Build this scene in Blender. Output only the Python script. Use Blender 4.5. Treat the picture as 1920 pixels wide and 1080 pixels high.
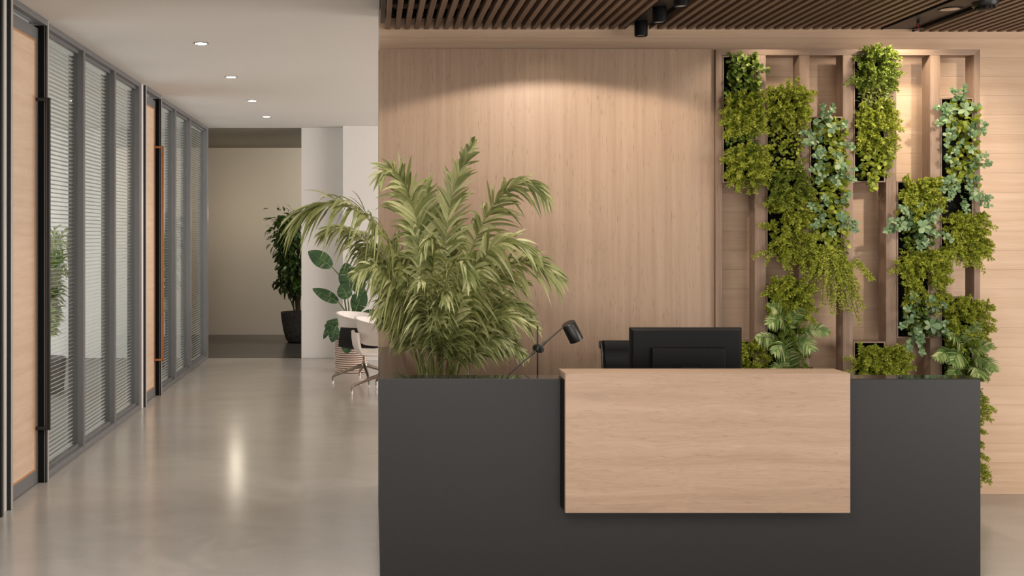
import bpy, bmesh, math, random
import numpy as np
from mathutils import Vector, Matrix, Euler

# ------------------------------------------------------------------ camera, world, big lights
for o in list(bpy.data.objects):
    bpy.data.objects.remove(o)
S = bpy.context.scene
COL = S.collection
F, CX, CY, CH = 1900.0, 697.0, 440.0, 1.70      # focal length in px of a 1920 wide frame, vanishing point, eye height
cam = bpy.data.cameras.new('camera')
cam.sensor_width = 36.0
cam.lens = 36.0 * F / 1920.0
cam.shift_x = (960 - CX) / 1920.0
cam.shift_y = -(540 - CY) / 1920.0
cam.clip_end = 80
camo = bpy.data.objects.new('camera', cam)
camo.location = (0, 0, CH)
camo.rotation_euler = (math.pi / 2, 0, 0)
COL.objects.link(camo)
S.camera = camo

vs = S.view_settings
vs.view_transform = 'Standard'
vs.look = 'None'
vs.gamma = 1
vs.use_curve_mapping = False
vs.exposure = 0.0

W = bpy.data.worlds.new('world')
S.world = W
W.use_nodes = True
W.node_tree.nodes['Background'].inputs[0].default_value = (1.0, 0.96, 0.91, 1)
W.node_tree.nodes['Background'].inputs[1].default_value = 0.16

def area(name, loc, target, sx, sy, power, col=(1, 1, 1), spread=180):
    l = bpy.data.lights.new(name, 'AREA')
    l.shape = 'RECTANGLE'
    l.size, l.size_y = sx, sy
    l.energy = power
    l.color = col
    l.spread = math.radians(spread)
    o = bpy.data.objects.new(name, l)
    o.location = loc
    o.rotation_euler = (Vector(target) - Vector(loc)).to_track_quat('-Z', 'Y').to_euler()
    COL.objects.link(o)
    return o

def spot(name, loc, target, power, angle, blend=0.3, col=(1, .8, .6), radius=.03, parent=None):
    l = bpy.data.lights.new(name, 'SPOT')
    l.energy = power
    l.color = col
    l.spot_size = math.radians(angle)
    l.spot_blend = blend
    l.shadow_soft_size = radius
    o = bpy.data.objects.new(name, l)
    o.location = loc
    o.rotation_euler = (Vector(target) - Vector(loc)).to_track_quat('-Z', 'Y').to_euler()
    COL.objects.link(o)
    return o

area('lobby_front_fill', (1.5, -3.2, 1.1), (1.5, 5, 1.1), 7.0, 1.8, 135, (1, .95, .90))  # added fill from behind the camera for the counter front, no window modelled
area('lobby_overhead_fill', (-.6, 1.6, 3.12), (-.6, 1.6, 0), 2.6, 3.0, 235, (1, .96, .92))  # added overhead fill to brighten the near corridor floor, no fitting
area('lobby_overhead_fill', (3.4, 1.6, 3.12), (3.4, 1.6, 0), 2.6, 3.0, 80, (1, .96, .92))  # second added overhead fill, brightens the floor on the right
area('side_window_light', (6.4, 3.2, 1.7), (1.0, 5.2, 1.3), 4.0, 2.6, 158, (1, .94, .86))
area('rear_window_light', (5.6, 8.9, 1.6), (-.4, 14, 2.3), 3.6, 2.2, 95, (1, .98, .97), 130)
area('rear_window_light', (6.2, 10.4, 1.1), (-2, 10.4, 2.4), 5.0, 1.8, 230, (1, .98, .97))
area('office_window_light', (-6.9, 10.0, 1.5), (-2, 10.0, 1.7), 7.0, 2.6, 320, (.93, .97, 1))
area('rear_room_light', (0.9, 15.6, 3.0), (-1.2, 17.2, 1.7), .8, .8, 92, (1, .97, .92))
_l = bpy.data.lights.new('rear_lamp', 'POINT'); _l.energy = 8; _l.color = (1, .88, .7); _l.shadow_soft_size = .09
_o = bpy.data.objects.new('rear_lamp', _l); _o.location = (-2.17, 16.2, 2.05); COL.objects.link(_o)
spot('wall_washer_light', (1.12, 5.46, 3.03), (1.12, 5.46, 0), 80, 142.6, .10, (1, .88, .76), .03)
spot('accent_light', (1.10, 6.16, 3.03), (1.10, 6.18, 0), 1.6, 108, .5, (1, .78, .55), .03)

spot('panel_downlight_lamp', (3.43, 6.00, 3.02), (3.43, 6.04, 0), 14, 150, .5, (1, .86, .68), .05)
spot('plant_wall_lamp', (3.62, 4.5, 2.96), (3.45, 6.45, 2.2), 130, 50, .9, (1, .88, .74), .05)
spot('plant_wall_lamp', (3.30, 6.20, 3.03), (3.30, 6.52, 0), 26, 140, .4, (1, .86, .68), .04)
spot('plant_wall_lamp', (2.5, 6.15, 3.03), (2.5, 6.5, 0), 12, 130, .5, (1, .86, .68), .04)
for _x, _y in ((1.735, 6.107), (1.734, 5.68)):
    spot('cylinder_lamp', (_x, _y, 2.972), (_x + .02, _y, 0), 9, 100, .7, (1, .84, .64), .03)

# ------------------------------------------------------------------ helpers
def P(px, py, Z):
    return Vector(((px - CX) * Z / F, Z, CH - (py - CY) * Z / F))

def PX(px, Z):
    return (px - CX) * Z / F

def PZ(py, Z):
    return CH - (py - CY) * Z / F

def root(name, label, cat, loc=(0, 0, 0), group=None, kind=None):
    o = bpy.data.objects.new(name, None)
    o.empty_display_size = .1
    o.location = loc
    COL.objects.link(o)
    o['label'] = label
    o['category'] = cat
    if group: o['group'] = group
    if kind: o['kind'] = kind
    return o

def wloc(o):
    v = Vector((0, 0, 0))
    while o is not None:
        v = v + o.location
        o = o.parent
    return v

class MB:
    def __init__(s):
        s.v, s.f = [], []
    def add(s, vs, fs):
        n = len(s.v)
        s.v += [tuple(v) for v in vs]
        s.f += [tuple(i + n for i in f) for f in fs]
        return s
    def box(s, x0, x1, y0, y1, z0, z1):
        vs = [(x, y, z) for x in (x0, x1) for y in (y0, y1) for z in (z0, z1)]
        return s.add(vs, [(0, 1, 3, 2), (4, 6, 7, 5), (0, 4, 5, 1), (2, 3, 7, 6), (0, 2, 6, 4), (1, 5, 7, 3)])
    def prism(s, poly, axis, a, b):
        """extrude a 2D polygon along an axis: axis 0 poly=(y,z), 1 poly=(x,z), 2 poly=(x,y)"""
        def q(p, t):
            return [(t, p[0], p[1]), (p[0], t, p[1]), (p[0], p[1], t)][axis]
        n = len(poly)
        vs = [q(p, a) for p in poly] + [q(p, b) for p in poly]
        fs = [tuple(range(n))[::-1], tuple(range(n, 2 * n))] + [(i, (i + 1) % n, n + (i + 1) % n, n + i) for i in range(n)]
        return s.add(vs, fs)
    def tube(s, pts, radii, n=10, caps=True, flat=1.0):
        pts = [Vector(p) for p in pts]
        if not hasattr(radii, '__len__'): radii = [radii] * len(pts)
        vs, fs = [], []
        ref = Vector((0, 0, 1))
        t0 = (pts[1] - pts[0]).normalized()
        if abs(t0.dot(ref)) > .9: ref = Vector((0, 1, 0))
        u = t0.cross(ref).normalized()
        for i, p in enumerate(pts):
            t = (pts[min(i + 1, len(pts) - 1)] - pts[max(i - 1, 0)]).normalized()
            u = (u - t * u.dot(t)).normalized()
            w = t.cross(u)
            for k in range(n):
                a = 2 * math.pi * k / n
                vs.append(p + (u * math.cos(a) + w * math.sin(a) * flat) * radii[i])
        for i in range(len(pts) - 1):
            for k in range(n):
                fs.append((i * n + k, i * n + (k + 1) % n, (i + 1) * n + (k + 1) % n, (i + 1) * n + k))
        if caps:
            fs.append(tuple(range(n))[::-1])
            fs.append(tuple(range((len(pts) - 1) * n, len(pts) * n)))
        return s.add(vs, fs)
    def lathe(s, c, prof, n=32, close=False):
        vs, fs = [], []
        m = len(prof)
        for (r, z) in prof:
            for k in range(n):
                a = 2 * math.pi * k / n
                vs.append((c[0] + r * math.cos(a), c[1] + r * math.sin(a), c[2] + z))
        for i in range(m - 1):
            for k in range(n):
                fs.append((i * n + k, i * n + (k + 1) % n, (i + 1) * n + (k + 1) % n, (i + 1) * n + k))
        fs.append(tuple(range(n))[::-1])
        fs.append(tuple(range((m - 1) * n, m * n)))
        return s.add(vs, fs)
    def mesh(s, name, off=(0, 0, 0), bevel=0, smooth=False, seg=2):
        me = bpy.data.meshes.new(name)
        me.from_pydata([(v[0] - off[0], v[1] - off[1], v[2] - off[2]) for v in s.v], [], s.f)
        if bevel:
            bm = bmesh.new()
            bm.from_mesh(me)
            bmesh.ops.recalc_face_normals(bm, faces=bm.faces)
            es = [e for e in bm.edges if len(e.link_faces) == 2 and e.calc_face_angle(0) > .5]
            bmesh.ops.bevel(bm, geom=es, offset=bevel, segments=seg, affect='EDGES', profile=.6)
            bm.to_mesh(me)
            bm.free()
            smooth = True
        if smooth:
            me.shade_smooth()
            me.set_sharp_from_angle(angle=math.radians(38))
        return me
    def build(s, name, mat, parent=None, bevel=0, smooth=False, seg=2, fix=True, **props):
        off = wloc(parent) if parent is not None else (0, 0, 0)
        me = s.mesh(name, off, bevel, smooth, seg)
        if fix and not bevel:
            bm = bmesh.new(); bm.from_mesh(me)
            bmesh.ops.recalc_face_normals(bm, faces=bm.faces)
            bm.to_mesh(me); bm.free()
            if smooth: me.set_sharp_from_angle(angle=math.radians(38))
        me.materials.append(mat)
        o = bpy.data.objects.new(name, me)
        COL.objects.link(o)
        if parent is not None: o.parent = parent
        for k, v in props.items(): o[k] = v
        return o

def place(name, me, parent, loc, mat=None, rot=None):
    o = bpy.data.objects.new(name, me)
    o.parent = parent
    o.location = Vector(loc) - (wloc(parent) if parent is not None else Vector((0, 0, 0)))
    if rot is not None: o.rotation_euler = rot
    COL.objects.link(o)
    return o

# ------------------------------------------------------------------ materials
def srgb(*c):
    return tuple(((x / 255) / 12.92 if x / 255 <= .04045 else ((x / 255 + .055) / 1.055) ** 2.4) for x in c) + (1,)

class N:
    """small node-tree writer"""
    def __init__(s, name):
        s.m = bpy.data.materials.new(name)
        s.m.use_nodes = True
        s.t = s.m.node_tree
        s.b = s.t.nodes['Principled BSDF']
        s.out = s.t.nodes['Material Output']
    def n(s, typ, **kw):
        x = s.t.nodes.new(typ)
        for k, v in kw.items(): setattr(x, k, v)
        return x
    def l(s, a, b):
        s.t.links.new(a, b)
    def ramp(s, fac, stops):
        r = s.n('ShaderNodeValToRGB')
        e = r.color_ramp.elements
        while len(e) < len(stops): e.new(.5)
        for i, (p, c) in enumerate(stops):
            e[i].position = p
            e[i].color = c
        s.l(fac, r.inputs[0])
        return r.outputs[0]
    def mix(s, fac, a, b, mode='MIX'):
        x = s.n('ShaderNodeMix', data_type='RGBA', blend_type=mode)
        if isinstance(fac, (int, float)): x.inputs[0].default_value = fac
        else: s.l(fac, x.inputs[0])
        for i, v in ((6, a), (7, b)):
            if isinstance(v, tuple): x.inputs[i].default_value = v
            else: s.l(v, x.inputs[i])
        return x.outputs[2]
    def noise(s, vec, scale, detail=3, rough=.5, dist=0):
        x = s.n('ShaderNodeTexNoise')
        x.inputs['Scale'].default_value = scale
        x.inputs['Detail'].default_value = detail
        x.inputs['Roughness'].default_value = rough
        x.inputs['Distortion'].default_value = dist
        s.l(vec, x.inputs['Vector'])
        return x.outputs['Fac']
    def mapping(s, vec, scale, loc=(0, 0, 0)):
        x = s.n('ShaderNodeMapping')
        x.inputs['Scale'].default_value = scale
        x.inputs['Location'].default_value = loc
        s.l(vec, x.inputs['Vector'])
        return x.outputs[0]
    def math(s, op, a, b=0.0):
        x = s.n('ShaderNodeMath', operation=op)
        for i, v in ((0, a), (1, b)):
            if isinstance(v, (int, float)): x.inputs[i].default_value = v
            else: s.l(v, x.inputs[i])
        return x.outputs[0]
    def bump(s, h, strength, dist=.002):
        x = s.n('ShaderNodeBump')
        x.inputs['Strength'].default_value = strength
        x.inputs['Distance'].default_value = dist
        s.l(h, x.inputs['Height'])
        s.l(x.outputs[0], s.b.inputs['Normal'])

def plain(name, col, rough=.5, metal=0, noise=0, spec=.5, emit=None, nscale=30):
    k = N(name)
    k.b.inputs['Base Color'].default_value = col
    k.b.inputs['Roughness'].default_value = rough
    k.b.inputs['Metallic'].default_value = metal
    k.b.inputs['Specular IOR Level'].default_value = spec
    tc = k.n('ShaderNodeTexCoord').outputs['Object']
    f = k.noise(tc, nscale, 4, .6)
    a = noise if noise else .04
    lo = tuple(c * (1 - a) for c in col[:3]) + (1,)
    hi = tuple(min(1, c * (1 + a)) for c in col[:3]) + (1,)
    k.l(k.ramp(f, [(.3, lo), (.7, hi)]), k.b.inputs['Base Color'])
    if emit:
        k.b.inputs['Emission Color'].default_value = emit[0]
        k.b.inputs['Emission Strength'].default_value = emit[1]
    return k.m

def wood(name, dark, mid, light, axis, rough=.45, fibre=1.0, fleck=.5, warp=.03, across=26, along=.9, flk=(9, 120)):
    k = N(name)
    tc = k.n('ShaderNodeTexCoord').outputs['Object']
    oi = k.n('ShaderNodeObjectInfo').outputs['Random']
    sh = k.n('ShaderNodeVectorMath', operation='ADD')
    cmb = k.n('ShaderNodeCombineXYZ')
    for i, kk in enumerate((13.0, 7.0, 17.0)):
        k.l(k.math('MULTIPLY', oi, kk), cmb.inputs[i])
    k.l(tc, sh.inputs[0]); k.l(cmb.outputs[0], sh.inputs[1])
    def sc(al, ac):
        v = [ac, ac, ac]; v[axis] = al
        return tuple(v)
    # warp the grain sideways with a slow noise
    wn = k.n('ShaderNodeTexNoise')
    wn.inputs['Scale'].default_value = 1.0
    wn.inputs['Detail'].default_value = 2
    k.l(k.mapping(sh.outputs[0], sc(1.6, 5)), wn.inputs['Vector'])
    wv = k.n('ShaderNodeVectorMath', operation='SUBTRACT'); k.l(wn.outputs['Color'], wv.inputs[0]); wv.inputs[1].default_value = (.5, .5, .5)
    ws = k.n('ShaderNodeVectorMath', operation='SCALE'); k.l(wv.outputs[0], ws.inputs[0]); ws.inputs['Scale'].default_value = warp
    wa = k.n('ShaderNodeVectorMath', operation='ADD'); k.l(sh.outputs[0], wa.inputs[0]); k.l(ws.outputs[0], wa.inputs[1])
    vec = wa.outputs[0]
    big = k.noise(k.mapping(vec, sc(along, across)), 1, 4, .6)
    fib = k.noise(k.mapping(vec, sc(along * 7, across * 11)), 1, 3, .6)
    flt = k.noise(k.mapping(vec, sc(*flk)), 1, 2, .5)
    base = k.ramp(big, [(.28, dark), (.5, mid), (.72, light)])
    f2 = k.ramp(fib, [(.3, (.80, .78, .76, 1)), (.65, (1.06, 1.06, 1.06, 1))])
    c = k.mix(.75 * fibre, base, f2, 'MULTIPLY')
    fl = k.ramp(flt, [(.63, (0, 0, 0, 1)), (.74, (1, 1, 1, 1))])
    ff = k.math('MULTIPLY', fl, fleck)
    c = k.mix(ff, c, tuple(x * .45 for x in dark[:3]) + (1,))
    k.l(c, k.b.inputs['Base Color'])
    k.b.inputs['Roughness'].default_value = rough
    k.b.inputs['Specular IOR Level'].default_value = .35
    k.bump(fib, .12, .001)
    return k.m

def leafmat(name, stops, rough=.5, trans=.25, spec=.4):
    k = N(name)
    g = k.n('ShaderNodeNewGeometry').outputs['Random Per Island']
    oi = k.n('ShaderNodeObjectInfo').outputs['Random']
    r = k.math('FRACT', k.math('ADD', g, oi))
    tc = k.n('ShaderNodeTexCoord').outputs['Object']
    nz = k.noise(tc, 18, 2, .5)
    r2 = k.math('ADD', k.math('MULTIPLY', r, .75), k.math('MULTIPLY', nz, .25))
    c = k.ramp(r2, stops)
    k.l(c, k.b.inputs['Base Color'])
    k.b.inputs['Roughness'].default_value = rough
    k.b.inputs['Specular IOR Level'].default_value = spec
    tr = k.n('ShaderNodeBsdfTranslucent')
    k.l(c, tr.inputs[0])
    mx = k.n('ShaderNodeMixShader')
    mx.inputs[0].default_value = trans
    k.l(k.b.outputs[0], mx.inputs[1]); k.l(tr.outputs[0], mx.inputs[2])
    k.l(mx.outputs[0], k.out.inputs[0])
    return k.m

M = {}
M['panel'] = wood('panel_wood', srgb(157, 131, 110), srgb(167, 141, 119), srgb(175, 149, 127), 2, .5, .6, .5, .012, 26, .5, (13, 120))
M['frame'] = wood('frame_wood', srgb(122, 100, 83), srgb(138, 114, 96), srgb(151, 127, 109), 2, .5, .9, .5, .02, 24, .8)
M['frame_h'] = wood('frame_wood_level', srgb(122, 100, 83), srgb(138, 114, 96), srgb(151, 127, 109), 0, .5, .9, .5, .02, 24, .8)
M['counter'] = wood('counter_wood', srgb(164, 138, 117), srgb(174, 147, 125), srgb(181, 154, 132), 0, .5, .8, .38, .09, 20, .6, (12, 130))
M['peach'] = wood('peach_wood', srgb(204, 170, 140), srgb(214, 182, 153), srgb(222, 191, 164), 0, .5, .45, .12, .05, 22, .6)
M['door_wood'] = wood('door_wood', srgb(212, 180, 152), srgb(221, 191, 164), srgb(228, 199, 174), 1, .35, .5, .1, .05, 20, .8)
M['slat'] = wood('slat_wood', srgb(100, 81, 67), srgb(120, 98, 82), srgb(133, 110, 93), 1, .5, .8, .3, .02, 30, .8)
M['dark'] = plain('charcoal_laminate', srgb(41, 40, 40), .55, 0, .04, .35)
M['dark_top'] = plain('polished_charcoal_top', srgb(50, 49, 48), .07, 0, .02, .6)
M['white_paint'] = plain('white_paint', srgb(214, 208, 202), .7, 0, .015)
M['ceil_paint'] = plain('ceiling_paint', srgb(214, 207, 199), .75, 0, .012)
M['beige_paint'] = plain('beige_paint', srgb(196, 184, 165), .75, 0, .02)
M['ceil_paint_shaded'] = plain('ceiling_paint_shaded', srgb(128, 118, 102), .8)  # ceiling paint darkened: the shade at the corridor end is in its colour
M['alu'] = plain('grey_aluminium', srgb(112, 110, 110), .5, .1, .03)
M['alu_light'] = plain('light_aluminium', srgb(186, 181, 176), .4, .2, .03)
M['white_strip'] = plain('white_strip', srgb(226, 222, 218), .45)
M['black'] = plain('black_metal', srgb(24, 23, 22), .35, .2)
M['black_matte'] = plain('matte_black', srgb(13, 12, 11), .85, 0, .05, .2)
M['soft_black'] = plain('soft_black_plastic', srgb(15, 14, 14), .5, 0, .05, .2)
M['orange'] = plain('orange_edge', srgb(186, 132, 82), .4, 0, .03)
M['copper'] = plain('copper_bar', srgb(160, 103, 64), .35, .3, .05)
M['blind'] = plain('blind_slat', srgb(214, 210, 205), .5, 0, .02)
M['blind'] = leafmat('blind_slat_white', [(0, srgb(226, 223, 219)), (1, srgb(228, 225, 221))], .5, .4)
M['chrome'] = plain('chrome', srgb(200, 196, 190), .12, 1.0)
M['leg_metal'] = plain('leg_metal', srgb(150, 138, 126), .28, .9)
M['plastic_white'] = plain('white_shell', srgb(214, 205, 197), .5, 0, .02)
M['felt_black'] = plain('black_felt', srgb(27, 25, 24), .9, 0, .15)
M['leather'] = plain('black_leather', srgb(17, 17, 18), .6, 0, .12, .2)
M['soil'] = plain('soil', srgb(38, 30, 22), .95, 0, .4)
M['stone'] = plain('dark_stone_pot', srgb(66, 63, 62), .7, 0, .55, .4, None, 22)
M['lamp_glow'] = plain('lamp_glow', (1, .9, .75, 1), .4, 0, .01, .5, ((1, .86, .66, 1), 14))
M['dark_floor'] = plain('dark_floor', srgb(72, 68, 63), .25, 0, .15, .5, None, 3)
M['carpet'] = plain('office_floor', srgb(120, 116, 112), .6, 0, .1)
M['steel'] = plain('gunmetal', srgb(62, 61, 60), .3, .75, .06)
M['bark'] = plain('bark', srgb(84, 66, 48), .85, 0, .3)
M['rattan'] = plain('striped_band_pale', srgb(206, 183, 166), .6, 0, .06)
M['rattan_dark'] = plain('striped_band_dark', srgb(96, 68, 56), .7, 0, .1)
M['duct'] = plain('dark_brown_panel', srgb(52, 46, 42), .5, 0, .04)

k = N('polished_concrete')
tc = k.n('ShaderNodeTexCoord').outputs['Object']
n1 = k.noise(tc, .55, 5, .6, .4)
n2 = k.noise(k.mapping(tc, (2.2, 5.0, 1)), 1.0, 6, .65, .6)
n3 = k.noise(tc, 60, 3, .6)
c1 = k.ramp(n1, [(.3, srgb(169, 162, 154)), (.7, srgb(180, 173, 165))])
c2 = k.ramp(n2, [(.3, (.93, .93, .93, 1)), (.7, (1.04, 1.04, 1.04, 1))])
c3 = k.ramp(n3, [(.3, (.94, .94, .94, 1)), (.7, (1.04, 1.04, 1.04, 1))])
k.l(k.mix(.6, k.mix(.8, c1, c2, 'MULTIPLY'), c3, 'MULTIPLY'), k.b.inputs['Base Color'])
rr = k.n('ShaderNodeMapRange'); rr.inputs['To Min'].default_value = .15; rr.inputs['To Max'].default_value = .22
k.l(n2, rr.inputs['Value']); k.l(rr.outputs[0], k.b.inputs['Roughness'])
k.b.inputs['Specular IOR Level'].default_value = .55
k.bump(n3, .03, .001)
M['floor'] = k.m

k = N('clear_glass')
k.t.nodes.remove(k.b)
tr = k.n('ShaderNodeBsdfTransparent'); tr.inputs[0].default_value = (.93, .95, .94, 1)
gl = k.n('ShaderNodeBsdfGlossy'); gl.inputs['Roughness'].default_value = .02
fr = k.n('ShaderNodeLayerWeight'); fr.inputs['Blend'].default_value = .5
fr5 = k.math('ADD', k.math('MULTIPLY', k.math('POWER', fr.outputs['Facing'], 5.0), .55), .03)
mx = k.n('ShaderNodeMixShader')
k.l(fr5, mx.inputs[0]); k.l(tr.outputs[0], mx.inputs[1]); k.l(gl.outputs[0], mx.inputs[2])
k.l(mx.outputs[0], k.out.inputs[0])
M['glass'] = k.m

M['palm'] = leafmat('palm_leaf', [(.05, srgb(88, 97, 48)), (.4, srgb(132, 138, 80)), (.75, srgb(178, 179, 124)), (.97, srgb(214, 210, 160))], .42, .3)
M['palm_stem'] = plain('palm_stem', srgb(122, 124, 66), .5, 0, .15)
M['fern'] = leafmat('fern_leaf', [(.05, srgb(96, 112, 24)), (.4, srgb(146, 158, 44)), (.75, srgb(186, 190, 72)), (.97, srgb(214, 208, 104))], .55, .3)
M['fern_dark'] = leafmat('deep_fern_leaf', [(.05, srgb(72, 92, 26)), (.5, srgb(112, 130, 40)), (.95, srgb(156, 164, 62))], .55, .3)
M['round_green'] = leafmat('round_leaf', [(.05, srgb(62, 86, 26)), (.5, srgb(104, 126, 44)), (.9, srgb(150, 160, 66)), (.99, srgb(206, 190, 70))], .4, .25)
M['round_yellow'] = leafmat('yellow_round_leaf', [(.05, srgb(96, 112, 26)), (.5, srgb(142, 154, 44)), (.9, srgb(184, 186, 84)), (.99, srgb(214, 196, 84))], .4, .25)
M['lance'] = leafmat('lance_leaf', [(.05, srgb(92, 110, 42)), (.5, srgb(142, 152, 70)), (.95, srgb(206, 200, 130))], .4, .25)
M['blue_green'] = leafmat('blue_green_leaf', [(.1, srgb(70, 100, 62)), (.5, srgb(108, 136, 92)), (.85, srgb(148, 166, 122)), (.98, srgb(190, 190, 146))], .38, .2)
M['wallpalm'] = leafmat('striped_palm_leaf', [(.05, srgb(76, 104, 52)), (.45, srgb(120, 146, 80)), (.75, srgb(174, 186, 122)), (.97, srgb(220, 218, 164))], .45, .2)
M['banana'] = leafmat('broad_leaf', [(.1, srgb(36, 62, 36)), (.6, srgb(52, 82, 46)), (.95, srgb(76, 106, 58))], .4, .12)
M['ficus'] = leafmat('dark_small_leaf', [(.1, srgb(34, 58, 18)), (.6, srgb(58, 84, 26)), (.95, srgb(96, 116, 44))], .42, .2)
M['office_leaf'] = leafmat('office_leaf', [(.1, srgb(96, 126, 44)), (.5, srgb(138, 160, 64)), (.95, srgb(180, 190, 96))], .45, .35)
M['stem'] = plain('green_stem', srgb(92, 104, 46), .6, 0, .15)

# ------------------------------------------------------------------ room shell
XL = -2.249          # corridor glass wall plane
ZC = 3.174           # corridor ceiling
YP = 6.44            # front of the wood panel
YW = 6.633           # front of the peach wall
def struct(name, label, cat, mb, mat, **kw):
    o = mb.build(name, mat, None, **kw)
    o['kind'] = 'structure'; o['label'] = label; o['category'] = cat
    return o

struct('floor', 'polished grey concrete floor running through lobby and corridor', 'floor',
       MB().box(XL - .12, 8.5, -5, 13.96, -.12, 0), M['floor'])
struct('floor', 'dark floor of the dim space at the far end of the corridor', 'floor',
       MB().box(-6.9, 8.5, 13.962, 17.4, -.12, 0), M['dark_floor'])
struct('floor', 'grey office floor behind the blinds', 'floor',
       MB().box(-7.4, XL - .125, 3, 13.96, -.12, -.002), M['carpet'])
struct('ceiling', 'smooth white corridor ceiling with four recessed downlights', 'ceiling',
       MB().box(XL - .12, .050, -5, 14.0, ZC, ZC + .1), M['ceil_paint'])
struct('ceiling', 'white ceiling over the seating area behind the partition', 'ceiling',
       MB().box(.0505, 8.5, 6.86, 17.4, ZC, ZC + .1), M['ceil_paint'])
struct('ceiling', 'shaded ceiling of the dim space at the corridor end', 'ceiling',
       MB().box(-6.9, .05, 14.002, 17.4, ZC, ZC + .1), M['ceil_paint_shaded'])
struct('ceiling', 'office ceiling behind the blinds', 'ceiling',
       MB().box(-7.4, XL - .125, 3, 13.96, ZC, ZC + .1), M['ceil_paint'])
struct('wall_left', 'grey wall before the first office door', 'wall',
       MB().box(XL - .1, XL, -5, 6.09, 0, ZC - .001), M['alu'])
struct('wall_office', 'outer office wall opposite the blinds', 'wall',
       MB().box(-7.6, -7.41, 3, 13.96, 0, ZC), M['white_paint'])
struct('wall_office', 'pale office end wall seen through the blinds', 'wall',
       MB().box(-7.4, -2.50, 13.97, 14.06, 0, ZC - .001), M['white_paint'])
struct('wall_end', 'beige wall at the very end of the corridor', 'wall',
       MB().box(-6.9, 8.5, 17.2, 17.39, .001, ZC - .001), M['beige_paint'])
struct('wall_far', 'white wall behind the tub chairs and striped pot', 'wall',
       MB().box(PX(565, 13.96), 8.5, 13.975, 14.15, 0.001, ZC - .001), M['white_paint'])
struct('trim_1', 'slightly proud white column beside the seating area', 'column',
       MB().box(PX(643, 13.7), 3.0, 13.70, 13.974, 0.001, ZC - .002), M['white_paint'])

wb = root('wall_back', 'peach wood back wall behind the reception desk with tall brown wood panel', 'wall', (2, YW, 0), None, 'structure')
MB().box(.0525, 6.6, YW + .012, YW + .2, 0.001, 3.62).build('wall_core', M['peach'], wb)
_bh = 36.2 * YW / F
_z = (PZ(252, YW) % _bh) - _bh
while _z < 3.6:
    _a, _b = max(_z, .001), min(_z + _bh - .0009, 3.62)
    if _b > _a + .01:
        MB().box(.052, 6.6, YW, YW + .0115, _a, _b).build('board', M['peach'], wb)
    _z += _bh
MB().box(PX(709.7, YP), PX(1339, YP), YP, YW - .001, 0.001, PZ(92, YP)).build('panel', M['panel'], wb, bevel=.0015)
MB().box(.044, .0515, YW, YW + .22, 0.001, ZC - .002).build('end_face', M['white_paint'], wb)

# right end of the lobby: side wall far outside the frame
struct('wall_right', 'plain light wall on the right side of the lobby', 'wall',
       MB().box(6.62, 6.75, 4.9, 13.9, 0.001, ZC), M['white_paint'])

# ------------------------------------------------------------------ corridor doors and glazing
def door(n, za, zb, handle_mat, handle_label, label):
    """door set in the corridor wall between depths za and zb (outer frame)"""
    r = root('door_%d' % n, label, 'door', (XL, (za + zb) / 2, 0), None, 'structure')
    xf = -2.2275
    xd = -2.286
    t = ZC - .001
    # white wall stub and black reveal on the near side, black jamb and pale edge on the far side
    MB().box(XL - .08, XL, za - .075, za - .001, 0.001, t).build('wall_strip', M['white_strip'], r)
    MB().box(XL - .08, xf, za, za + .012, 0.001, t).build('near_reveal', M['black'], r)
    MB().box(xf - .03, xf + .001, za + .0125, za + .045, 0.001, t).build('near_frame', M['alu_light'], r, bevel=.001)
    MB().box(-2.34, -2.246, zb - .045, zb - .022, 0.001, t - .04).build('jamb', M['black_matte'], r)
    MB().box(-2.2455, -2.240, zb - .045, zb - .024, 0.001, t - .04).build('gasket_line', M['alu'], r)
    MB().box(-2.2395, xf - .0015, zb - .046, zb - .024, 0.001, t - .04).build('gasket', M['black'], r)
    MB().box(-2.34, xf + .001, zb - .0215, zb, 0.001, t).build('far_frame', M['alu_light'], r, bevel=.001)
    MB().box(xf - .04, xf + .001, za + .0455, zb - .022, t - .04, t).build('header', M['alu'], r, bevel=.001)
    MB().box(-2.34, xf - .041, za + .0125, zb - .022, t - .02, t).build('header_soffit', M['alu'], r)
    # leaf with a wood panel set in an orange edge
    lf = MB()
    y0, y1 = za + .0128, zb - .0458
    py0, py1, pz0, pz1 = za + .06, zb - .098, .098, 3.025
    x0, x1 = xd - .045, xd
    lf.box(x0, x1, y0, py0, .006, 3.112); lf.box(x0, x1, py1, y1, .006, 3.112)
    lf.box(x0, x1, py0, py1, .006, pz0); lf.box(x0, x1, py0, py1, pz1, 3.112)
    leaf = lf.build('door_leaf', M['alu'], r)
    e = .011
    ed = MB()
    x0, x1 = xd - .03, xd + .0015
    ed.box(x0, x1, py0, py0 + e, pz0, pz1); ed.box(x0, x1, py1 - e, py1, pz0, pz1)
    ed.box(x0, x1, py0 + e, py1 - e, pz0, pz0 + e); ed.box(x0, x1, py0 + e, py1 - e, pz1 - e, pz1)
    ed.build('panel_edge', M['orange'], r, label='thin orange edge around the wood panel')
    MB().box(xd - .03, xd - .004, py0 + e, py1 - e, pz0 + e, pz1 - e).build('door_panel', M['door_wood'], r, label='pale wood panel of the door leaf')
    # long pull bar
    hy = zb - .094
    h = MB()
    h.box(-2.208, -2.188, hy - .012, hy + .012, .372, 2.631)
    hb = h.build('pull_bar', handle_mat, r, bevel=.002, label=handle_label)
    for z in (.372, 2.609):
        MB().box(xd + .002, -2.2085, hy - .010, hy + .010, z, z + .022).build('bracket', handle_mat, hb, bevel=.001)
    return r

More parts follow.
